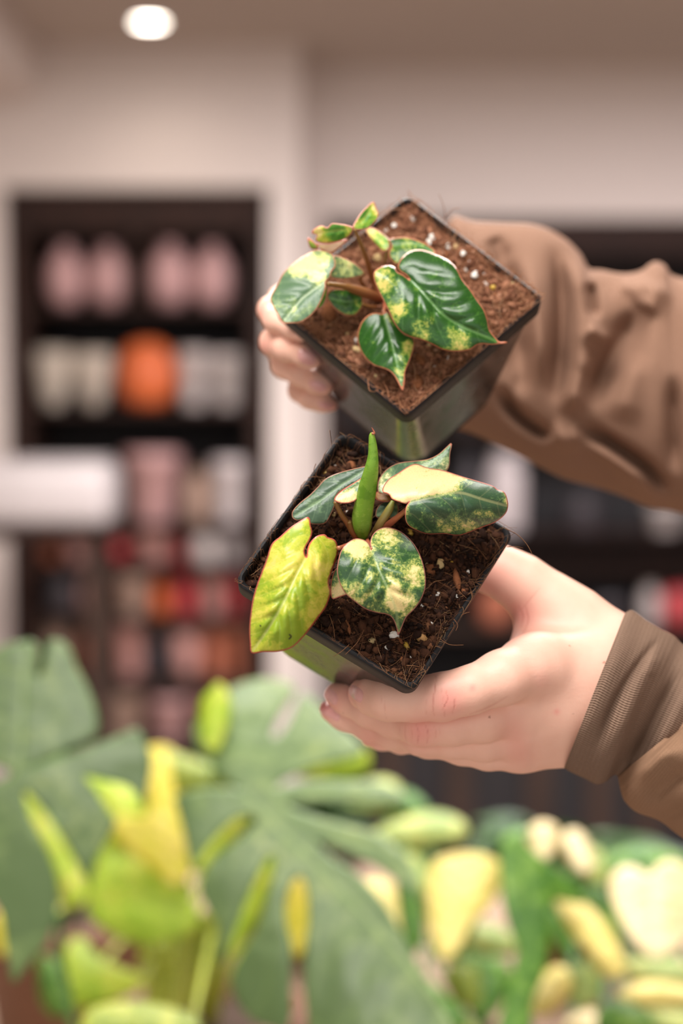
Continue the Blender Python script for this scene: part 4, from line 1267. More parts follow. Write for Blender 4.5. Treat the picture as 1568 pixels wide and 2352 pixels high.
creases = [(z3([(1180, 205), (1165, 330), (1150, 480), (1165, 560)]), 1.6, .8), (z3([(1270, 350), (1285, 420), (1250, 500), (1260, 570)]), 1.6, .9), (z3([(1340, 400), (1350, 460), (1330, 540)]), 1.5, .7), (z3([(1095, 420), (1085, 500), (1100, 570)]), 1.4, .4),
           (z3([(1220, 300), (1240, 400), (1235, 470)]), 1.3, .4), (z3([(722, 430), (720, 500), (732, 590)]), 1.3, .4), (z3([(690, 380), (690, 450)]), 1.2, .3),
           (z3([(905, 650), (900, 730), (915, 790)]), 1.4, .5), (z3([(1000, 640), (1025, 720), (1010, 820)]), 1.5, .8), (z3([(1090, 650), (1112, 740), (1100, 810)]), 1.5, .8), (z3([(1160, 650), (1180, 720), (1165, 790)]), 1.3, .4), (z3([(960, 660), (965, 740), (960, 800)]), 1.2, .4), (z3([(1210, 660), (1215, 740)]), 1.2, .3), (z3([(855, 660), (850, 720)]), 1.2, .3),
           ([(1238, 1352), (1215, 1380), (1196, 1402)], 2.0, .5), ([(1206, 1395), (1212, 1425), (1200, 1455)], 2.2, .6), ([(1190, 1395), (1200, 1415), (1195, 1440)], 2, .5), ([(1165, 1600), (1120, 1625), (1080, 1640)], 2.2, .5)]
creases += [([(1180 + 12 * k, 1500 + 20 * k), (1200 + 12 * k, 1494 + 20 * k), (1225 + 12 * k, 1496 + 20 * k)], 1.3, .14) for k in range(7)]
moles = [(1124, 1647, 2.2, .7), (1387, 1521, 3.0, .6), (1308, 1483, 2.0, .5), (788, 1638, 2, .4), (1316, 1640, 1.8, .4)]
hand_lo = mk('hand', cam2world(Vc), Fh, M_skin, person, True, skin_attrs(Vc, reds, creases, moles))
bvh = BVHTree.FromPolygons([Vector(v) for v in cam2world(Vc).tolist()], Fh.tolist())
for poly in (z3([(386, 330), (400, 296), (430, 286), (490, 315), (522, 355), (520, 410), (500, 446), (455, 425), (405, 375)]),
             z3([(172, 365), (190, 325), (225, 318), (265, 345), (290, 385), (292, 440), (268, 470), (220, 440), (180, 405)]),
             z3([(130, 505), (150, 450), (185, 440), (250, 490), (308, 535), (316, 575), (292, 618), (220, 580), (150, 545)])):
    nail(hand_lo, bvh, poly)

# ---- upper hand (palm behind the pot, fingertips curling round its left edge)
z8 = lambda L: [(570 + x / 6.817, 640 + y / 6.817) for x, y in L]
f_idx = chain(J(692, 766, .713, 20), J(672, 754, .725, 21), J(632, 735, .735, 26), J(622, 712, .744, 28), J(650, 690, .764, 33), J(690, 672, .785, 38))
f_mid = chain(J(721, 825, .725, 20), J(700, 815, .725, 25), J(660, 800, .735, 29), J(630, 786, .746, 31), J(650, 765, .768, 36), J(700, 745, .79, 40))
f_rng = chain(J(747, 885, .741, 20), J(726, 878, .742, 24), J(690, 858, .747, 28), J(655, 838, .755, 30), J(655, 815, .775, 34), J(715, 790, .798, 40))
f_pnk = chain(J(762, 930, .758, 14), J(740, 924, .757, 20), J(710, 912, .759, 24), J(690, 896, .766, 26), J(700, 870, .782, 30), J(735, 840, .805, 36))
plm = [(J(690, 672, .79, 38), J(960, 700, .835, 80)), (J(700, 745, .795, 42), J(960, 730, .84, 85)), (J(715, 790, .803, 42), J(960, 770, .845, 85)), (J(735, 840, .81, 38), J(960, 790, .848, 80)), (J(960, 735, .842, 120), J(1150, 740, .85, 120)), (J(1150, 740, .85, 120), J(1300, 760, .85, 130))]
thb = chain(J(960, 690, .84, 70), J(1000, 650, .82, 50), J(1020, 630, .80, 44), J(1010, 620, .79, 40))
Vc2, Fh2 = field_mesh([(.004, .001, f_idx), (.004, .001, f_mid), (.004, .001, f_rng), (.004, .001, f_pnk), (.008, .006, plm), (.005, .005, thb)], .0009)
reds2 = [(606, 716, 18, .35), (606, 795, 20, .3), (735, 825, 14, .35), (762, 890, 14, .35), (770, 935, 14, .4), (690, 748, 20, .6), (700, 818, 16, .2)]
hand_up = mk('hand', cam2world(Vc2), Fh2, M_skin, person, True, skin_attrs(Vc2, reds2, [], []))
bvh2 = BVHTree.FromPolygons([Vector(v) for v in cam2world(Vc2).tolist()], Fh2.tolist())
for poly in (z8([(770, 1150), (860, 1100), (980, 1140), (1050, 1230), (1040, 1330), (960, 1370), (860, 1330), (790, 1260)]),
             z8([(960, 1600), (1080, 1590), (1200, 1650), (1220, 1740), (1130, 1790), (1010, 1730), (950, 1660)]),
             z8([(1090, 1940), (1200, 1930), (1310, 1960), (1330, 2030), (1250, 2070), (1130, 2020)])):
    nail(hand_up, bvh2, poly)

# ---- sleeves
def cloth_mat(name, c0, c1, rib=0.0, nrib=150, wv=900):
    m, nt, b = new_mat(name)
    co = coords(nt)
    big = noise_n(nt, co, 18, 3, .5)
    c = mix_n(nt, big, c0, c1)
    an = attr(nt, 'ang'); ln = attr(nt, 'len')
    if rib:
        w = math_n(nt, 'SINE', math_n(nt, 'MULTIPLY', an, nrib))
        w01 = math_n(nt, 'MULTIPLY_ADD', w, .5, .5)
        c = mix_n(nt, math_n(nt, 'MULTIPLY', math_n(nt, 'SUBTRACT', 1.0, w01), rib), c, tuple(q * .38 for q in c0[:3]) + (1,))
    v1 = math_n(nt, 'MULTIPLY', math_n(nt, 'SINE', math_n(nt, 'MULTIPLY', an, 420)), math_n(nt, 'SINE', math_n(nt, 'MULTIPLY', ln, 520 * 6.28)))
    fz = noise_n(nt, co, 1400, 3, .7)
    c = mix_n(nt, math_n(nt, 'MULTIPLY', smooth_n(nt, fz, .45, .8), .18), c, tuple(min(1, q * 1.7) for q in c1[:3]) + (1,))
    nt.links.new(c, b.inputs['Base Color'])
    b.inputs['Roughness'].default_value = .95
    b.inputs['Specular IOR Level'].default_value = .1
    b.inputs['Sheen Weight'].default_value = .1
    b.inputs['Sheen Tint'].default_value = tuple(min(1, q * 2.2) for q in c1[:3]) + (1,)
    b.inputs['Sheen Roughness'].default_value = .5
    h = math_n(nt, 'ADD', math_n(nt, 'MULTIPLY', v1, .3), math_n(nt, 'MULTIPLY', fz, .5))
    if rib:
        h = math_n(nt, 'ADD', h, math_n(nt, 'MULTIPLY', w, 1.2))
    bump_n(nt, b, h, .6, .0006)
    return m


M_cuff = cloth_mat('brown_rib_knit', S(136, 110, 93), S(150, 123, 104), .5, 210)
M_knit = cloth_mat('brown_jersey', S(134, 104, 82), S(148, 116, 92))
M_fleece = cloth_mat('brown_fleece', S(131, 100, 82), S(145, 112, 93))


def sleeve(name, stations, folds, mat, parent, nring=220, nlen=140, lip=True, power=1.0, uv0=0.0, gain=1.0, wid=1.0):
    """fabric tube; stations = (top x, top y, bottom x, bottom y, depth, half thickness in depth);
    folds = (polyline, width px, height m) raise (+) or sink (-) the cloth"""
    st = np.array(stations, float)
    per = max(2, nlen // (len(st) - 1))
    s = catmull(st, per)
    # arc length for the weave
    cen = unproj((s[:, 0] + s[:, 2]) / 2, (s[:, 1] + s[:, 3]) / 2, s[:, 4])
    L = np.r_[0, np.cumsum(np.linalg.norm(np.diff(cen, axis=0), axis=1))]
    th = np.linspace(0, 2 * np.pi, nring, endpoint=False)
    cx, cy = (s[:, 0] + s[:, 2]) / 2, (s[:, 1] + s[:, 3]) / 2
    hx, hy = (s[:, 0] - s[:, 2]) / 2, (s[:, 1] - s[:, 3]) / 2
    C, Sn = np.cos(th), np.sin(th)
    px = cx[:, None] + hx[:, None] * C; py = cy[:, None] + hy[:, None] * C
    dz = s[:, 5][:, None] * np.sign(Sn) * np.abs(Sn) ** power
    flat = np.c_[px.ravel(), py.ravel()]
    disp = np.zeros(len(flat))
    front = np.clip(np.tile(Sn, len(s)) * 2.2, 0, 1)
    for pl_, w, a in folds:
        p = catmull(pl_, 6)
        d, t, sd = seg_dist(flat, p)
        taper = np.clip(np.minimum(t, 1 - t) * 3, 0, 1); taper = taper * taper * (3 - 2 * taper)
        disp += gain * a * np.exp(-(d / (w * wid)) ** 2) * taper
    d = s[:, 4][:, None] - dz
    d = d.ravel() - disp * front
    X = unproj(flat[:, 0], flat[:, 1], d)
    ang = np.tile(th, len(s)); ln = np.repeat(L, nring) + uv0
    F = []
    n = len(s)
    for i in range(n - 1):
        for k in range(nring):
            k2 = (k + 1) % nring
            F.append([i * nring + k, (i + 1) * nring + k, (i + 1) * nring + k2, i * nring + k2])
    V = X
    if lip:      # turn the front edge inwards
        base = X[:nring]; c0 = base.mean(0); ax_ = cen[1] - cen[0]; ax_ = ax_ / np.linalg.norm(ax_)
        for j, (sc, adv) in enumerate(((.985, -.0011), (.955, -.0008), (.93, .001), (.86, .005))):
            V = np.vstack([V, c0 + (base - c0) * sc + ax_ * adv])
            ang = np.r_[ang, th]; ln = np.r_[ln, np.zeros(nring)]
            prev = 0 if j == 0 else n * nring + (j - 1) * nring
            cur = n * nring + j * nring
            for k in range(nring):
                k2 = (k + 1) % nring
                F.append([cur + k, prev + k, prev + k2, cur + k2])
    # the seam between angle 2pi and 0 sits at the top: fade handled by using a periodic pattern
    return mk(name, cam2world(V), F, mat, parent, True, {'ang': ang, 'len': ln})


# lower sleeve: fabric body first, then its ribbed cuff
sl_lo = sleeve('sleeve', [(1700, 1560, 1420, 1790, .690, .0315), (1702, 1545, 1424, 1812, .690, .036), (1710, 1535, 1434, 1840, .690, .039), (1722, 1530, 1462, 1866, .691, .041), (1745, 1535, 1515, 1886, .692, .042), (1780, 1550, 1575, 1930, .695, .043), (1880, 1590, 1740, 2030, .70, .045), (2200, 1700, 2080, 2200, .72, .048), (2700, 1800, 2560, 2420, .74, .055)],
               [([(1568, 1700), (1500, 1745), (1450, 1800)], 26, .004), ([(1600, 1760), (1520, 1810), (1480, 1850)], 20, -.004), ([(1640, 1640), (1560, 1690), (1500, 1720)], 22, -.005), ([(1700, 1700), (1600, 1820), (1560, 1880)], 26, .004), ([(1590, 1850), (1540, 1870), (1500, 1880)], 14, -.003)],
               M_knit, person, lip=True)
sleeve('cuff', [(1441, 1404, 1299, 1766, .682, .027), (1450, 1401, 1304, 1770, .683, .0285), (1464, 1409, 1320, 1778, .684, .0295), (1482, 1423, 1342, 1788, .685, .030), (1503, 1436, 1368, 1801, .686, .0305), (1520, 1446, 1388, 1797, .687, .030), (1534, 1452, 1404, 1784, .688, .0285), (1550, 1462, 1414, 1780, .689, .0275), (1572, 1482, 1428, 1788, .690, .027), (1620, 1500, 1470, 1810, .690, .0275), (1680, 1530, 1540, 1850, .691, .028)],
       [([(1452, 1440), (1400, 1545), (1350, 1660), (1322, 1740)], 26, .0022), ([(1524, 1452), (1450, 1548), (1398, 1640), (1366, 1740)], 9, -.0034), ([(1540, 1470), (1478, 1560), (1432, 1660), (1396, 1760)], 24, .0034), ([(1568, 1530), (1520, 1620), (1470, 1720), (1430, 1775)], 17, -.0062), ([(1500, 1500), (1490, 1560)], 14, .001), ([(1590, 1560), (1540, 1660), (1490, 1740)], 20, .0022)],
       M_cuff, sl_lo)
# upper sleeve
sl_up = sleeve('sleeve', [(1034, 505, 1040, 985, .846, .036), (1045, 496, 1066, 990, .846, .046), (1085, 508, 1094, 1000, .846, .050), (1150, 512, 1145, 1025, .846, .052), (1230, 517, 1200, 1052, .845, .054), (1290, 543, 1245, 1076, .844, .055), (1330, 580, 1290, 1098, .843, .054), (1352, 616, 1330, 1110, .842, .053), (1380, 620, 1370, 1120, .842, .054), (1430, 628, 1430, 1140, .840, .056), (1470, 622, 1470, 1158, .839, .057), (1500, 602, 1500, 1168, .838, .058), (1525, 608, 1530, 1172, .838, .058), (1545, 632, 1570, 1182, .837, .058),
                          (1600, 640, 1630, 1205, .835, .060), (1800, 640, 1800, 1270, .83, .062), (2300, 600, 2260, 1330, .82, .066)],
               [([(1130, 560), (1170, 640), (1185, 760), (1180, 900)], 24, -.008), ([(1180, 570), (1215, 650), (1235, 760), (1230, 900)], 22, .006), ([(1262, 545), (1285, 640), (1290, 760), (1280, 900), (1290, 950)], 16, -.009), ([(1300, 570), (1335, 640), (1345, 740), (1320, 860)], 24, .008),
                ([(1355, 640), (1360, 700), (1365, 740)], 11, -.008), ([(1345, 745), (1385, 775), (1410, 785)], 12, .005), ([(1490, 690), (1440, 760), (1390, 850), (1340, 940)], 26, -.010), ([(1520, 640), (1500, 680), (1470, 720)], 22, .005), ([(1360, 790), (1330, 880), (1300, 960)], 22, .006),
                ([(1140, 880), (1180, 945), (1240, 990), (1290, 1005)], 12, -.007), ([(1320, 970), (1400, 1020), (1480, 1075), (1550, 1140)], 13, -.009), ([(1345, 985), (1300, 1010), (1250, 985)], 20, .004), ([(1340, 1000), (1420, 1060), (1510, 1130)], 17, .005), ([(1545, 850), (1548, 980), (1550, 1100)], 14, -.005), ([(1210, 760), (1205, 860), (1170, 920)], 16, -.003),
                ([(1420, 640), (1460, 660), (1500, 640)], 16, .004), ([(1130, 540), (1150, 580), (1170, 600)], 16, -.004), ([(1460, 800), (1440, 900), (1420, 980)], 30, .003)],
               M_fleece, person, nlen=220, nring=260, gain=2.1, wid=1.3)
# ================================================================== plants on the bench behind the hands
zp = lambda L: [(x / 1.96, 1440 + y / 1.96) for x, y in L]
zq = lambda L: [(768 + x / 1.96, 1640 + y / 1.96) for x, y in L]
BZ = 0.74
bench = empty('plant_bench', (0.05, 1.45, 0), 'low bench under the leafy potted plants along the bottom', 'bench')
M_bench = wood('bench_wood', S(146, 122, 104), S(170, 144, 124))
for i in range(11):
    MB().box((-0.75, 1.0 + i * .15, BZ - .03), (.85, 1.14 + i * .15, BZ), .003).build('slat', M_bench, bench, False)
for x in (-.7, .76):
    for y in (1.03, 2.56):
        MB().box((x, y, 0), (x + .05, y + .05, BZ - .03)).build('leg', M_bench, bench, False)
M_ppot = mcol('brown_nursery_pot', (120, 84, 64), .6)
M_psoil = plain('bench_pot_soil', S(60, 42, 30), .95, .3, 90)


def plain_depth(d0): return lambda px, py, h: d0 - h + 0 * np.asarray(px)


b_mon = leaf_mat('monstera_blade', S(92, 116, 68), S(104, 128, 76), S(122, 142, 86), S(146, 160, 96), .35, S(96, 130, 76), .42, .55, .18, 2.0, 1.0, S(158, 184, 110), 2.0)
b_mon2 = leaf_mat('monstera_blade_dark', S(50, 104, 64), S(62, 118, 70), S(84, 134, 80), S(110, 150, 90), .35, S(60, 110, 60), .42, .4, .18, 2.0, 2.0, S(120, 160, 96), 2.0)
b_lime = leaf_mat('neon_lime_blade', S(174, 204, 52), S(194, 216, 70), S(216, 222, 90), S(236, 230, 120), .35, S(190, 200, 60), .45, .2, .5, 2.0, 3.0, S(210, 220, 100), 2.0)
b_yel = leaf_mat('neon_yellow_blade', S(220, 214, 66), S(234, 224, 90), S(246, 232, 124), S(254, 240, 170), .35, S(220, 210, 80), .45, .2, .5, 2.0, 4.0, S(240, 232, 140), 2.0)
b_oli = leaf_mat('olive_lime_blade', S(128, 150, 40), S(150, 164, 50), S(176, 182, 66), S(200, 200, 90), .35, S(150, 150, 50), .45, .2, .35, 2.0, 5.0, None, 2.0)
b_grn = leaf_mat('leaf_green_blade', S(66, 116, 30), S(84, 134, 38), S(114, 158, 54), S(150, 186, 84), .4, S(70, 130, 40), .45, .3, .3, 2.0, 6.0, None, 2.0)
b_pale = leaf_mat('pale_splashed_blade', S(150, 176, 96), S(176, 194, 110), S(208, 212, 118), S(232, 228, 140), .5, S(180, 190, 110), .45, .2, .35, 2.0, 7.0, None, 3.0)
b_cream = leaf_mat('cream_blade', S(240, 222, 170), S(248, 232, 184), S(252, 238, 196), S(255, 243, 208), .4, S(240, 220, 170), .45, .1, .3, 2.0, 8.0, None, 2.0)
b_ycream = leaf_mat('butter_yellow_blade', S(226, 214, 120), S(238, 224, 136), S(246, 230, 150), S(252, 236, 170), .4, S(230, 214, 120), .45, .1, .35, 2.0, 9.0, None, 2.0)
b_dk = leaf_mat('dark_green_blade', S(40, 74, 24), S(52, 90, 30), S(70, 108, 40), S(96, 140, 60), .4, S(50, 90, 40), .45, .3, .2, 2.0, 6.5, None, 2.0)  # own dark green of the leafy plants at the back
m_gst = stem_mat('green_stem', S(64, 110, 50), S(96, 140, 66))
m_yst = stem_mat('lime_stem', S(160, 172, 60), S(186, 196, 74))


def plant(name, label, x, y, r, hgt, cat='potted plant', group='leafy plants on the bench'):
    e = empty(name, (x, y, BZ), label, cat, group)
    pt = MB().lathe(prof_of('pot', r, hgt), (x, y, BZ + .0005), 36).build('pot', M_ppot, e)
    MB().lathe([(1e-4, hgt * .9), (r * .5, hgt * .89), (r * .86, hgt * .88)], (x, y, BZ), 28).build('soil', M_psoil, e)
    return e, np.array([x, y, BZ + hgt * .88])


def bleaf(e, base, outline, midrib, d0, mat, stemmat, tilt=(0, 0), cup=-.01, quilt=.004, spacing=9, bias=0.0, stem_r=.004, seed=1, blobs=(), per=5, bulge=0.0):
    """leaf on a bench plant with a petiole down to its pot; tilt = metres nearer per 100 px right / down"""
    cx, cy = np.mean(outline, axis=0)
    anc = [(cx, cy, 0), (cx + 100, cy, tilt[0]), (cx, cy + 100, tilt[1])]
    lf = make_leaf('leaf', outline, midrib, plain_depth(d0), e, mat, anc, spacing, cup, quilt, 6, .6, bias, blobs, 0, .0012, per, 0, seed)
    # petiole from blade base to the soil
    bx, by = midrib[0]
    h = tilt[0] * (bx - cx) / 100 + tilt[1] * (by - cy) / 100
    a = P(bx, by, d0 - h + .003)
    m1 = a * .7 + base * .3 + np.array([0, .14, .03]); m2 = a * .2 + base * .8 + np.array([0, .01, .03])
    pts = catmull(np.array([a, m1, m2, base - [0, 0, .01]]), 8)
    mb = MB().tube(pts, np.linspace(stem_r * .7, stem_r, len(pts)), 8)
    mk('petiole', mb.v, mb.f, stemmat, lf, True, {'tt': np.repeat(np.linspace(0, 1, len(pts)), 8)})
    return lf


# ---- monstera with two big leaves
mo, mb_ = plant('monstera', 'large monstera with split grey-green leaves along the bottom left', -.30, 1.86, .11, .17)
mon_a = [(64, 655), (30, 640), (-60, 600), (-200, 520), (-220, 300), (-120, 160), (0, 92), (80, 68), (150, 66), (176, 120), (160, 215), (185, 212), (205, 120), (215, 64), (265, 62), (310, 95), (345, 180), (390, 262), (428, 360), (441, 430), (428, 490), (340, 530), (200, 592), (110, 640),
         (300, 570), (480, 510), (585, 466), (622, 464), (652, 510), (682, 600), (664, 720), (646, 806), (604, 742), (560, 710), (480, 692), (380, 672),
         (430, 735), (500, 850), (522, 880), (462, 990), (420, 1062), (396, 1142), (340, 1040), (280, 930), (200, 812), (110, 735),
         (128, 840), (185, 955), (232, 1060), (256, 1150), (250, 1300), (200, 1430), (120, 1530), (60, 1604), (40, 1520), (20, 1400), (0, 1280), (-80, 1150), (-200, 900), (-100, 740), (0, 690)]
bleaf(mo, mb_, zp(mon_a), zp([(64, 660), (90, 560), (100, 300), (120, 80)]), 1.16, b_mon, m_gst, (.004, .012), -.03, .003, 9, -.02, .005, 41, [(*zp([(150, 1200)])[0], 120, -.2), (*zp([(560, 640)])[0], 80, -.16), (*zp([(440, 420)])[0], 60, -.1)], per=4)
mon_b = [(1090, 735), (1040, 700), (980, 640), (905, 570), (868, 480), (895, 400), (930, 350), (960, 310), (1010, 300), (1060, 262), (1150, 236), (1250, 236), (1330, 275), (1280, 360), (1225, 460), (1240, 500), (1300, 430), (1360, 300), (1440, 350), (1520, 430), (1600, 500), (1640, 560), (1560, 590), (1440, 620), (1330, 660), (1230, 720),
         (1400, 690), (1560, 690), (1700, 700), (1790, 740), (1830, 790), (1700, 800), (1560, 790), (1420, 790), (1290, 800),
         (1420, 850), (1560, 890), (1700, 930), (1800, 1000), (1860, 1090), (1880, 1200), (1800, 1150), (1700, 1080), (1560, 1010), (1420, 960),
         (1500, 1040), (1620, 1120), (1740, 1260), (1830, 1420), (1900, 1560), (2000, 1720), (2060, 1850), (1960, 1900), (1800, 1840), (1640, 1850), (1420, 1860), (1375, 1700), (1366, 1560), (1372, 1420), (1385, 1330), (1382, 1210), (1360, 1130), (1330, 1130), (1300, 1180), (1284, 1260), (1290, 1350), (1312, 1440), (1306, 1560), (1296, 1800), (1200, 1800), (1125, 1760), (1060, 1680), (1040, 1580), (1085, 1470), (1150, 1370), (1190, 1250), (1222, 1120), (1230, 1030),
         (1190, 1060), (1130, 1180), (1080, 1300), (1030, 1430), (990, 1520), (985, 1430), (978, 1340), (930, 1260), (898, 1180), (920, 1100), (965, 1036), (1080, 950), (1160, 870),
         (1080, 850), (980, 930), (900, 1030), (862, 1092), (840, 1000), (820, 900), (790, 800), (788, 760), (900, 728), (1040, 722)]
bleaf(mo, mb_, zp(mon_b), zp([(1090, 735), (1230, 880), (1400, 1040), (1600, 1250), (1900, 1600), (2050, 1840)]), 1.18, b_mon, m_gst, (.003, .02), -.035, .004, 9, -.01, .006, 42, [(*zp([(1200, 1600)])[0], 110, -.2), (*zp([(860, 860)])[0], 60, -.14), (*zp([(1000, 1200)])[0], 70, -.12), (*zp([(1500, 1700)])[0], 140, -.1)], per=4)
stem('stem', [(x, y, 0, 9) for x, y in zp([(262, 1290), (265, 1420), (285, 1550), (315, 1700), (330, 1850)])], m_gst, mo, plain_depth(1.22))
# ---- lime plant
li, lb = plant('lime_philodendron', 'bright lime and yellow leaved plant between the two big monstera leaves', -.12, 1.56, .09, .16)
for ol, mr, d0, m, t in [
        ([(500, 900), (540, 850), (640, 850), (690, 780), (680, 680), (700, 570), (760, 590), (790, 760), (824, 900), (856, 1095), (800, 1160), (700, 1110), (600, 1030), (520, 960)], [(840, 1110), (700, 960), (560, 870)], 1.36, b_yel, (0, .014)),
        ([(395, 1240), (430, 1080), (500, 930), (600, 1010), (720, 1110), (820, 1170), (880, 1250), (900, 1330), (840, 1390), (720, 1420), (600, 1420), (480, 1370), (410, 1310)], [(870, 1300), (640, 1250), (420, 1240)], 1.34, b_lime, (0, .02)),
        ([(300, 1430), (380, 1400), (450, 1490), (640, 1570), (650, 1610), (560, 1665), (400, 1712), (320, 1700), (290, 1600)], [(640, 1600), (480, 1600), (320, 1560)], 1.40, b_lime, (0, .02)),
        ([(90, 730), (150, 780), (220, 870), (290, 980), (350, 1080), (400, 1190), (350, 1260), (290, 1260), (250, 1150), (190, 980), (110, 820)], [(340, 1250), (250, 1050), (110, 770)], 1.36, b_lime, (0, .02)),
        ([(640, 560), (760, 540), (830, 640), (860, 800), (880, 980), (860, 1100), (760, 1060), (690, 900), (640, 720)], [(860, 1090), (760, 800), (700, 560)], 1.43, b_yel, (0, .02)),
        ([(420, 860), (560, 800), (700, 900), (820, 1080), (860, 1240), (700, 1260), (520, 1180), (430, 1040)], [(850, 1230), (640, 1040), (440, 880)], 1.44, b_lime, (0, .02)),
        ([(640, 1380), (800, 1330), (900, 1380), (930, 1560), (860, 1720), (720, 1740), (640, 1600)], [(900, 1400), (780, 1540), (680, 1720)], 1.50, b_oli, (0, .02)),
        ([(370, 670), (520, 695), (620, 740), (650, 830), (560, 870), (470, 850), (420, 760)], [(560, 860), (500, 770), (390, 680)], 1.38, b_lime, (0, .02)),
        ([(690, 610), (720, 560), (850, 580), (1000, 650), (1060, 720), (900, 740), (780, 740), (700, 700)], [(1050, 715), (860, 660), (710, 620)], 1.40, b_oli, (0, .02)),
        ([(1340, 660), (1400, 600), (1480, 560), (1568, 500), (1640, 540), (1668, 620), (1600, 680), (1480, 690)], [(1350, 660), (1500, 620), (1650, 580)], 1.30, b_lime, (0, .02)),
        ([(900, 350), (950, 280), (985, 250), (1030, 300), (1040, 400), (1000, 520), (960, 560), (900, 500)], [(960, 560), (985, 400), (985, 260)], 1.24, b_lime, (0, .02)),
        ([(1270, 1130), (1330, 1100), (1400, 1130), (1420, 1300), (1390, 1440), (1330, 1480), (1270, 1400), (1250, 1250)], [(1330, 1480), (1340, 1300), (1330, 1110)], 1.36, b_yel, (0, .02)),
        ([(1010, 1440), (1080, 1280), (1150, 1130), (1230, 1000), (1260, 1060), (1200, 1240), (1120, 1400), (1040, 1480)], [(1030, 1470), (1130, 1260), (1230, 1020)], 1.36, b_lime, (0, .02)),
        ([(870, 1080), (960, 930), (1080, 830), (1130, 850), (1050, 970), (930, 1100)], [(880, 1090), (990, 960), (1110, 850)], 1.33, b_lime, (0, .02)),
        ([(900, 1300), (970, 1300), (985, 1480), (930, 1640), (880, 1600)], [(900, 1610), (930, 1450), (940, 1310)], 1.38, b_oli, (0, .02)),
        ([(-20, 1280), (20, 1320), (30, 1460), (0, 1480), (-40, 1400)], [(20, 1470), (0, 1380), (-20, 1300)], 1.36, b_yel, (0, .02)),
        ([(180, 1480), (300, 1540), (340, 1700), (260, 1760), (180, 1680)], [(320, 1720), (240, 1600), (190, 1500)], 1.44, b_grn, (0, .02)),
        ([(380, 1740), (500, 1690), (700, 1690), (830, 1730), (900, 1820), (600, 1880), (380, 1850)], [(860, 1820), (620, 1780), (400, 1800)], 1.14, b_oli, (0, .03))]:
    bleaf(li, lb, zp(ol), zp(mr), d0, m, m_yst, t, -.012, .004, 9, 0, .003, int(d0 * 100) + len(ol))
stem('stem', [(x, y, 0, 26) for x, y in zp([(850, 1300), (830, 1500), (800, 1700), (790, 1900)])], m_yst, li, plain_depth(1.42))
stem('stem', [(x, y, 0, 22) for x, y in zp([(700, 1420), (690, 1600), (700, 1900)])], m_yst, li, plain_depth(1.46))
# ---- green and yellow plant in the middle right
va, vb = plant('variegated_pothos', 'green and butter yellow marbled plant just right of the monstera', .13, 1.45, .09, .15)
for ol, mr, d0, m, t in [
        ([(430, 690), (500, 640), (620, 625), (740, 665), (748, 760), (705, 860), (610, 960), (560, 1060), (490, 1110), (430, 1010), (415, 850)], [(560, 1090), (570, 860), (600, 640)], 1.34, b_ycream, (0, .028)),
        ([(420, 850), (520, 840), (640, 900), (620, 1000), (580, 1080), (500, 1120), (430, 1040)], [(500, 1110), (520, 980), (560, 870)], 1.33, b_pale, (0, .028)),
        ([(90, 780), (180, 740), (270, 780), (300, 900), (305, 980), (270, 1004), (200, 985), (140, 880)], [(290, 990), (210, 880), (120, 780)], 1.32, b_ycream, (0, .028)),
        ([(270, 660), (330, 720), (390, 840), (408, 950), (400, 1020), (350, 1080), (305, 1000), (285, 850)], [(280, 670), (340, 860), (360, 1060)], 1.28, b_grn, (0, .028)),
        ([(170, 545), (300, 470), (450, 438), (560, 470), (600, 520), (560, 565), (440, 598), (300, 605)], [(180, 545), (380, 520), (590, 520)], 1.42, b_pale, (0, .028)),
        ([(40, 360), (120, 310), (220, 285), (300, 330), (280, 420), (180, 440), (80, 420)], [(60, 370), (180, 360), (290, 350)], 1.44, b_pale, (0, .028)),
        ([(240, 360), (330, 340), (410, 400), (420, 450), (340, 470), (240, 440)], [(250, 370), (330, 410), (415, 440)], 1.46, b_grn, (0, .028)),
        ([(600, 980), (700, 940), (800, 1000), (820, 1060), (740, 1090), (640, 1080)], [(620, 1000), (720, 1020), (810, 1040)], 1.36, b_pale, (0, .028)),
        ([(250, 620), (380, 640), (440, 760), (400, 820), (330, 740)], [(260, 630), (350, 720), (420, 800)], 1.38, b_pale, (0, .028)),
        ([(520, 1120), (620, 1130), (660, 1220), (640, 1320), (540, 1300), (500, 1200)], [(520, 1130), (580, 1220), (630, 1310)], 1.42, b_oli, (0, .028)),
        ([(290, 1090), (380, 1160), (500, 1260), (600, 1360), (560, 1440), (440, 1340), (320, 1200)], [(300, 1100), (430, 1240), (580, 1400)], 1.24, b_grn, (0, .02)),
        ([(600, 1080), (720, 1090), (800, 1160), (760, 1300), (660, 1380), (600, 1280)], [(620, 1100), (690, 1220), (680, 1370)], 1.46, b_grn, (0, .028)),
        ([(380, 1260), (520, 1330), (640, 1400), (640, 1480), (420, 1480)], [(390, 1270), (500, 1370), (620, 1450)], 1.40, b_pale, (0, .028)),
        ([(0, 900), (60, 880), (120, 960), (90, 1060), (30, 1100)], [(20, 900), (60, 980), (50, 1080)], 1.42, b_pale, (0, .028))]:
    bleaf(va, vb, zq(ol), zq(mr), d0, m, m_gst, t, -.012, .004, 9, 0, .003, int(d0 * 100) + len(ol) + 7)
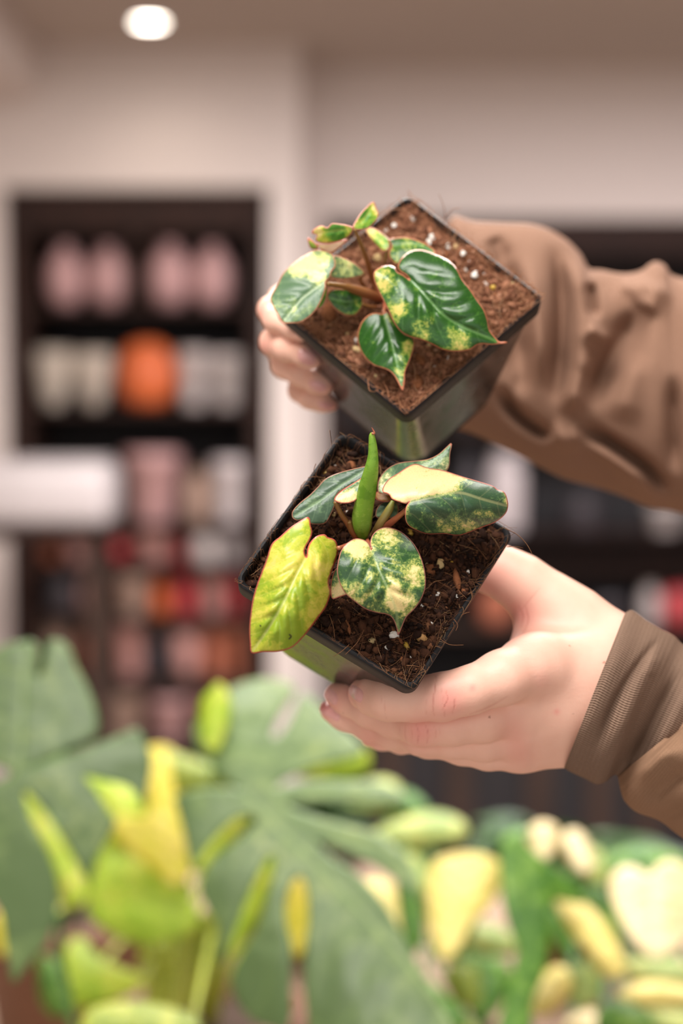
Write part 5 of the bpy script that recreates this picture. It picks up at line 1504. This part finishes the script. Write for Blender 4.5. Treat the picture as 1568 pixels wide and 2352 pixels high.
# ---- cream plant at the far right
cr_, cb = plant('cream_pothos', 'plant with broad cream leaves and green ones at the bottom right', .33, 1.40, .09, .15)
for ol, mr, d0, m, t in [
        ([(745, 620), (800, 540), (850, 560), (900, 620), (1010, 700), (1090, 780), (1125, 850), (1000, 835), (960, 900), (970, 1000), (950, 1150), (890, 1300), (880, 1440), (740, 1440), (790, 1210), (820, 1060), (780, 950), (750, 800)], [(830, 560), (870, 800), (880, 1050), (820, 1400)], 1.24, b_grn, (0, .02)),
        ([(745, 580), (800, 520), (860, 515), (920, 560), (900, 620), (820, 640)], [(760, 600), (830, 570), (900, 560)], 1.36, b_grn, (0, .028)),
        ([(856, 545), (900, 495), (950, 483), (1005, 515), (1010, 590), (960, 650), (930, 665), (880, 625)], [(935, 660), (940, 580), (940, 490)], 1.33, b_cream, (0, .028)),
        ([(1010, 580), (1050, 525), (1100, 525), (1150, 590), (1170, 680), (1120, 720), (1050, 660)], [(1130, 700), (1090, 610), (1060, 530)], 1.34, b_cream, (0, .028)),
        ([(1100, 620), (1180, 600), (1230, 680), (1220, 760), (1150, 760), (1090, 700)], [(1110, 640), (1160, 690), (1210, 750)], 1.38, b_pale, (0, .028)),
        ([(985, 820), (1090, 830), (1200, 915), (1285, 1040), (1310, 1160), (1230, 1190), (1130, 1070), (1050, 970)], [(1000, 830), (1130, 960), (1290, 1160)], 1.27, b_ycream, (0, .028)),
        ([(1236, 780), (1255, 720), (1300, 685), (1360, 690), (1415, 722), (1460, 675), (1520, 660), (1600, 700), (1660, 800), (1640, 940), (1560, 1040), (1470, 1095), (1410, 1085), (1340, 1010), (1270, 900)], [(1415, 725), (1430, 880), (1450, 1085)], 1.25, b_cream, (0, .028)),
        ([(1200, 660), (1320, 600), (1450, 600), (1568, 640), (1700, 700), (1560, 760), (1350, 760), (1230, 740)], [(1210, 680), (1400, 670), (1680, 700)], 1.42, b_grn, (0, .028)),
        ([(876, 1300), (920, 1190), (1000, 1130), (1060, 1165), (1060, 1260), (1000, 1330), (920, 1360)], [(1050, 1170), (970, 1250), (890, 1330)], 1.24, b_ycream, (0, .028)),
        ([(1270, 1260), (1390, 1200), (1568, 1215), (1660, 1270), (1600, 1320), (1450, 1325), (1340, 1315)], [(1290, 1270), (1430, 1260), (1640, 1280)], 1.26, b_ycream, (0, .028)),
        ([(1190, 1330), (1290, 1275), (1420, 1350), (1440, 1440), (1200, 1440)], [(1210, 1340), (1300, 1370), (1420, 1430)], 1.24, b_grn, (0, .028)),
        ([(1050, 1130), (1150, 1120), (1200, 1200), (1180, 1300), (1080, 1320), (1040, 1230)], [(1060, 1140), (1120, 1220), (1150, 1310)], 1.34, b_pale, (0, .028)),
        ([(1300, 1110), (1450, 1100), (1600, 1130), (1640, 1200), (1480, 1220), (1330, 1200)], [(1310, 1130), (1450, 1160), (1630, 1180)], 1.36, b_pale, (0, .028)),
        ([(1040, 1380), (1150, 1330), (1230, 1400), (1200, 1460), (1050, 1460)], [(1060, 1390), (1140, 1400), (1210, 1440)], 1.28, b_cream, (0, .028)),
        ([(940, 880), (1020, 900), (1090, 1010), (1110, 1120), (1040, 1120), (970, 1000)], [(950, 890), (1020, 1000), (1090, 1110)], 1.38, b_grn, (0, .028)),
        ([(1130, 800), (1220, 780), (1260, 880), (1300, 1000), (1240, 980), (1160, 900)], [(1140, 810), (1210, 880), (1280, 990)], 1.40, b_grn, (0, .028)),
        ([(1400, 1340), (1500, 1330), (1640, 1360), (1640, 1460), (1420, 1460)], [(1410, 1350), (1500, 1400), (1630, 1420)], 1.30, b_pale, (0, .028))]:
    bleaf(cr_, cb, zq(ol), zq(mr), d0, m, m_gst, t, -.012, .004, 9, 0, .003, int(d0 * 100) + len(ol) + 17)

# ---- dark leafy plants filling the back of the bench
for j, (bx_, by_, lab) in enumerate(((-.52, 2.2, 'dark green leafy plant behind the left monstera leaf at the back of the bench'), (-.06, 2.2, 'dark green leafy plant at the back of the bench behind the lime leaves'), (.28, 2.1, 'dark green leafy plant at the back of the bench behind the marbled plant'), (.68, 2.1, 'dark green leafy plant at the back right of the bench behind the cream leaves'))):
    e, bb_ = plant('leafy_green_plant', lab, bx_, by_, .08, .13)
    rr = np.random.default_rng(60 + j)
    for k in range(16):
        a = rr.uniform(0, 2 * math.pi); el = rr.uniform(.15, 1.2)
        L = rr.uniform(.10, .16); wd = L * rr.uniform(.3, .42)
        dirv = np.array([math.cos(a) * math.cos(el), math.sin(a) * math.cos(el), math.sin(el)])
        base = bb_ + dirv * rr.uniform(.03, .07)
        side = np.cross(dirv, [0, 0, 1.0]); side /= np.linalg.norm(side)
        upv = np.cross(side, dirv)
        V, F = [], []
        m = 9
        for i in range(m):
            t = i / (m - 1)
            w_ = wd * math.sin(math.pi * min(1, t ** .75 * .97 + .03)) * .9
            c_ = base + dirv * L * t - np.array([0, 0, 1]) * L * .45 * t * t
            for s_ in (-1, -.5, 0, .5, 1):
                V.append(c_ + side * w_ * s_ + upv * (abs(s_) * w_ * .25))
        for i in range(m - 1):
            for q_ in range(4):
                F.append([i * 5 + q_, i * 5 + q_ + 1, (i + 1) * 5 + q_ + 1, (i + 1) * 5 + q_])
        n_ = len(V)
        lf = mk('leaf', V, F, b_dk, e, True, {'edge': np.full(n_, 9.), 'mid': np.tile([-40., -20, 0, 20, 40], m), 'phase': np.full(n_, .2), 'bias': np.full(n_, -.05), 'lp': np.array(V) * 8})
        pts_ = np.array([bb_ - [0, 0, .01], bb_ + dirv * .02, base])
        t_ = MB().tube(pts_, .003, 6)
        mk('petiole', t_.v, t_.f, m_gst, lf, True, {'tt': np.full(len(t_.v), .3)})

# ================================================================== the rest of the person, standing to the right of the frame
def wc(x, y, z, r): return (np.array([x, y, z]), r)


def body_part(name, groups, mat, res, attrs=None, parent=person):
    V, F = field_mesh(groups, res, .03, 3)
    return mk(name, V, F[:, ::-1] if False else F, mat, parent, True, {'ang': V[:, 2] * 0, 'len': V[:, 2] * 0, 'red': V[:, 0] * 0, 'crease': V[:, 0] * 0, 'mole': V[:, 0] * 0})


M_trouser = plain('dark_denim', S(52, 54, 66), .9, .15, 60, .1, .3)
M_shoe = plain('white_canvas', S(206, 200, 192), .8, .06, 40, .2)
M_hair = plain('brown_hair', S(74, 50, 34), .5, .35, 120, .4, .5, bscale=300)
M_eye = plain('eye_white', S(236, 232, 228), .2, .02, 10)
uend = P(2280, 965, .82); lend = P(2640, 2110, .74)
torso = [(wc(.62, .70, 1.34, .085), wc(.62, .90, 1.34, .085)), (wc(.62, .72, 1.15, .11), wc(.62, .88, 1.15, .11)), (wc(.63, .73, .92, .115), wc(.63, .87, .92, .115)), (wc(.62, .80, 1.34, .10), wc(.63, .80, .90, .13)), (wc(.62, .80, 1.38, .07), wc(.615, .80, 1.45, .062))]
arm_a = [(wc(.60, .95, 1.36, .075), (uend, .062)), ((uend, .062), (uend + [-.03, 0, 0], .055))]
arm_b = [(wc(.60, .65, 1.36, .075), (lend, .056)), ((lend, .056), (lend + [-.02, 0, .008], .048))]
body_part('sweatshirt', [(.05, .03, torso), (.02, .03, arm_a), (.02, .03, arm_b)], M_fleece, .006)
legs = [(wc(.63, .72, .86, .095), wc(.62, .71, .48, .065)), (wc(.62, .71, .48, .065), wc(.63, .71, .10, .055)), (wc(.63, .88, .86, .095), wc(.62, .89, .48, .065)), (wc(.62, .89, .48, .065), wc(.63, .89, .10, .055))]
body_part('trousers', [(.03, .03, legs + [(wc(.63, .72, .9, .105), wc(.63, .88, .9, .105))])], M_trouser, .007)
for y in (.71, .89):
    body_part('shoe', [(.02, .02, [(wc(.65, y, .045, .042), wc(.52, y, .036, .034)), (wc(.64, y, .05, .042), wc(.64, y, .09, .042))])], M_shoe, .005)
face = [(wc(.61, .80, 1.44, .052), wc(.605, .80, 1.52, .052)), (wc(.60, .80, 1.63, .078), wc(.61, .80, 1.655, .085)), (wc(.59, .80, 1.555, .048), wc(.585, .80, 1.59, .06)), (wc(.535, .80, 1.615, .009), wc(.514, .80, 1.588, .012)),
        (wc(.545, .785, 1.556, .008), wc(.545, .815, 1.556, .008)), (wc(.54, .79, 1.640, .012), wc(.54, .81, 1.640, .012)), (wc(.62, .716, 1.60, .013), wc(.622, .714, 1.625, .016)), (wc(.62, .884, 1.60, .013), wc(.622, .886, 1.625, .016))]
head = body_part('head', [(.02, .02, face)], M_skin, .004)
body_part('hair', [(.03, .02, [(wc(.635, .80, 1.67, .094), wc(.65, .80, 1.60, .09)), (wc(.66, .80, 1.60, .085), wc(.675, .80, 1.44, .055)), (wc(.58, .80, 1.725, .035), wc(.60, .74, 1.70, .04)), (wc(.58, .80, 1.725, .035), wc(.60, .86, 1.70, .04))])], M_hair, .006)
for y in (.772, .828):
    MB().lathe([(1e-4, -.012), (.006, -.0105), (.0105, -.006), (.012, 0), (.0105, .006), (.006, .0105), (1e-4, .012)], (.541, y, 1.622), 16).build('eye', M_eye, head)
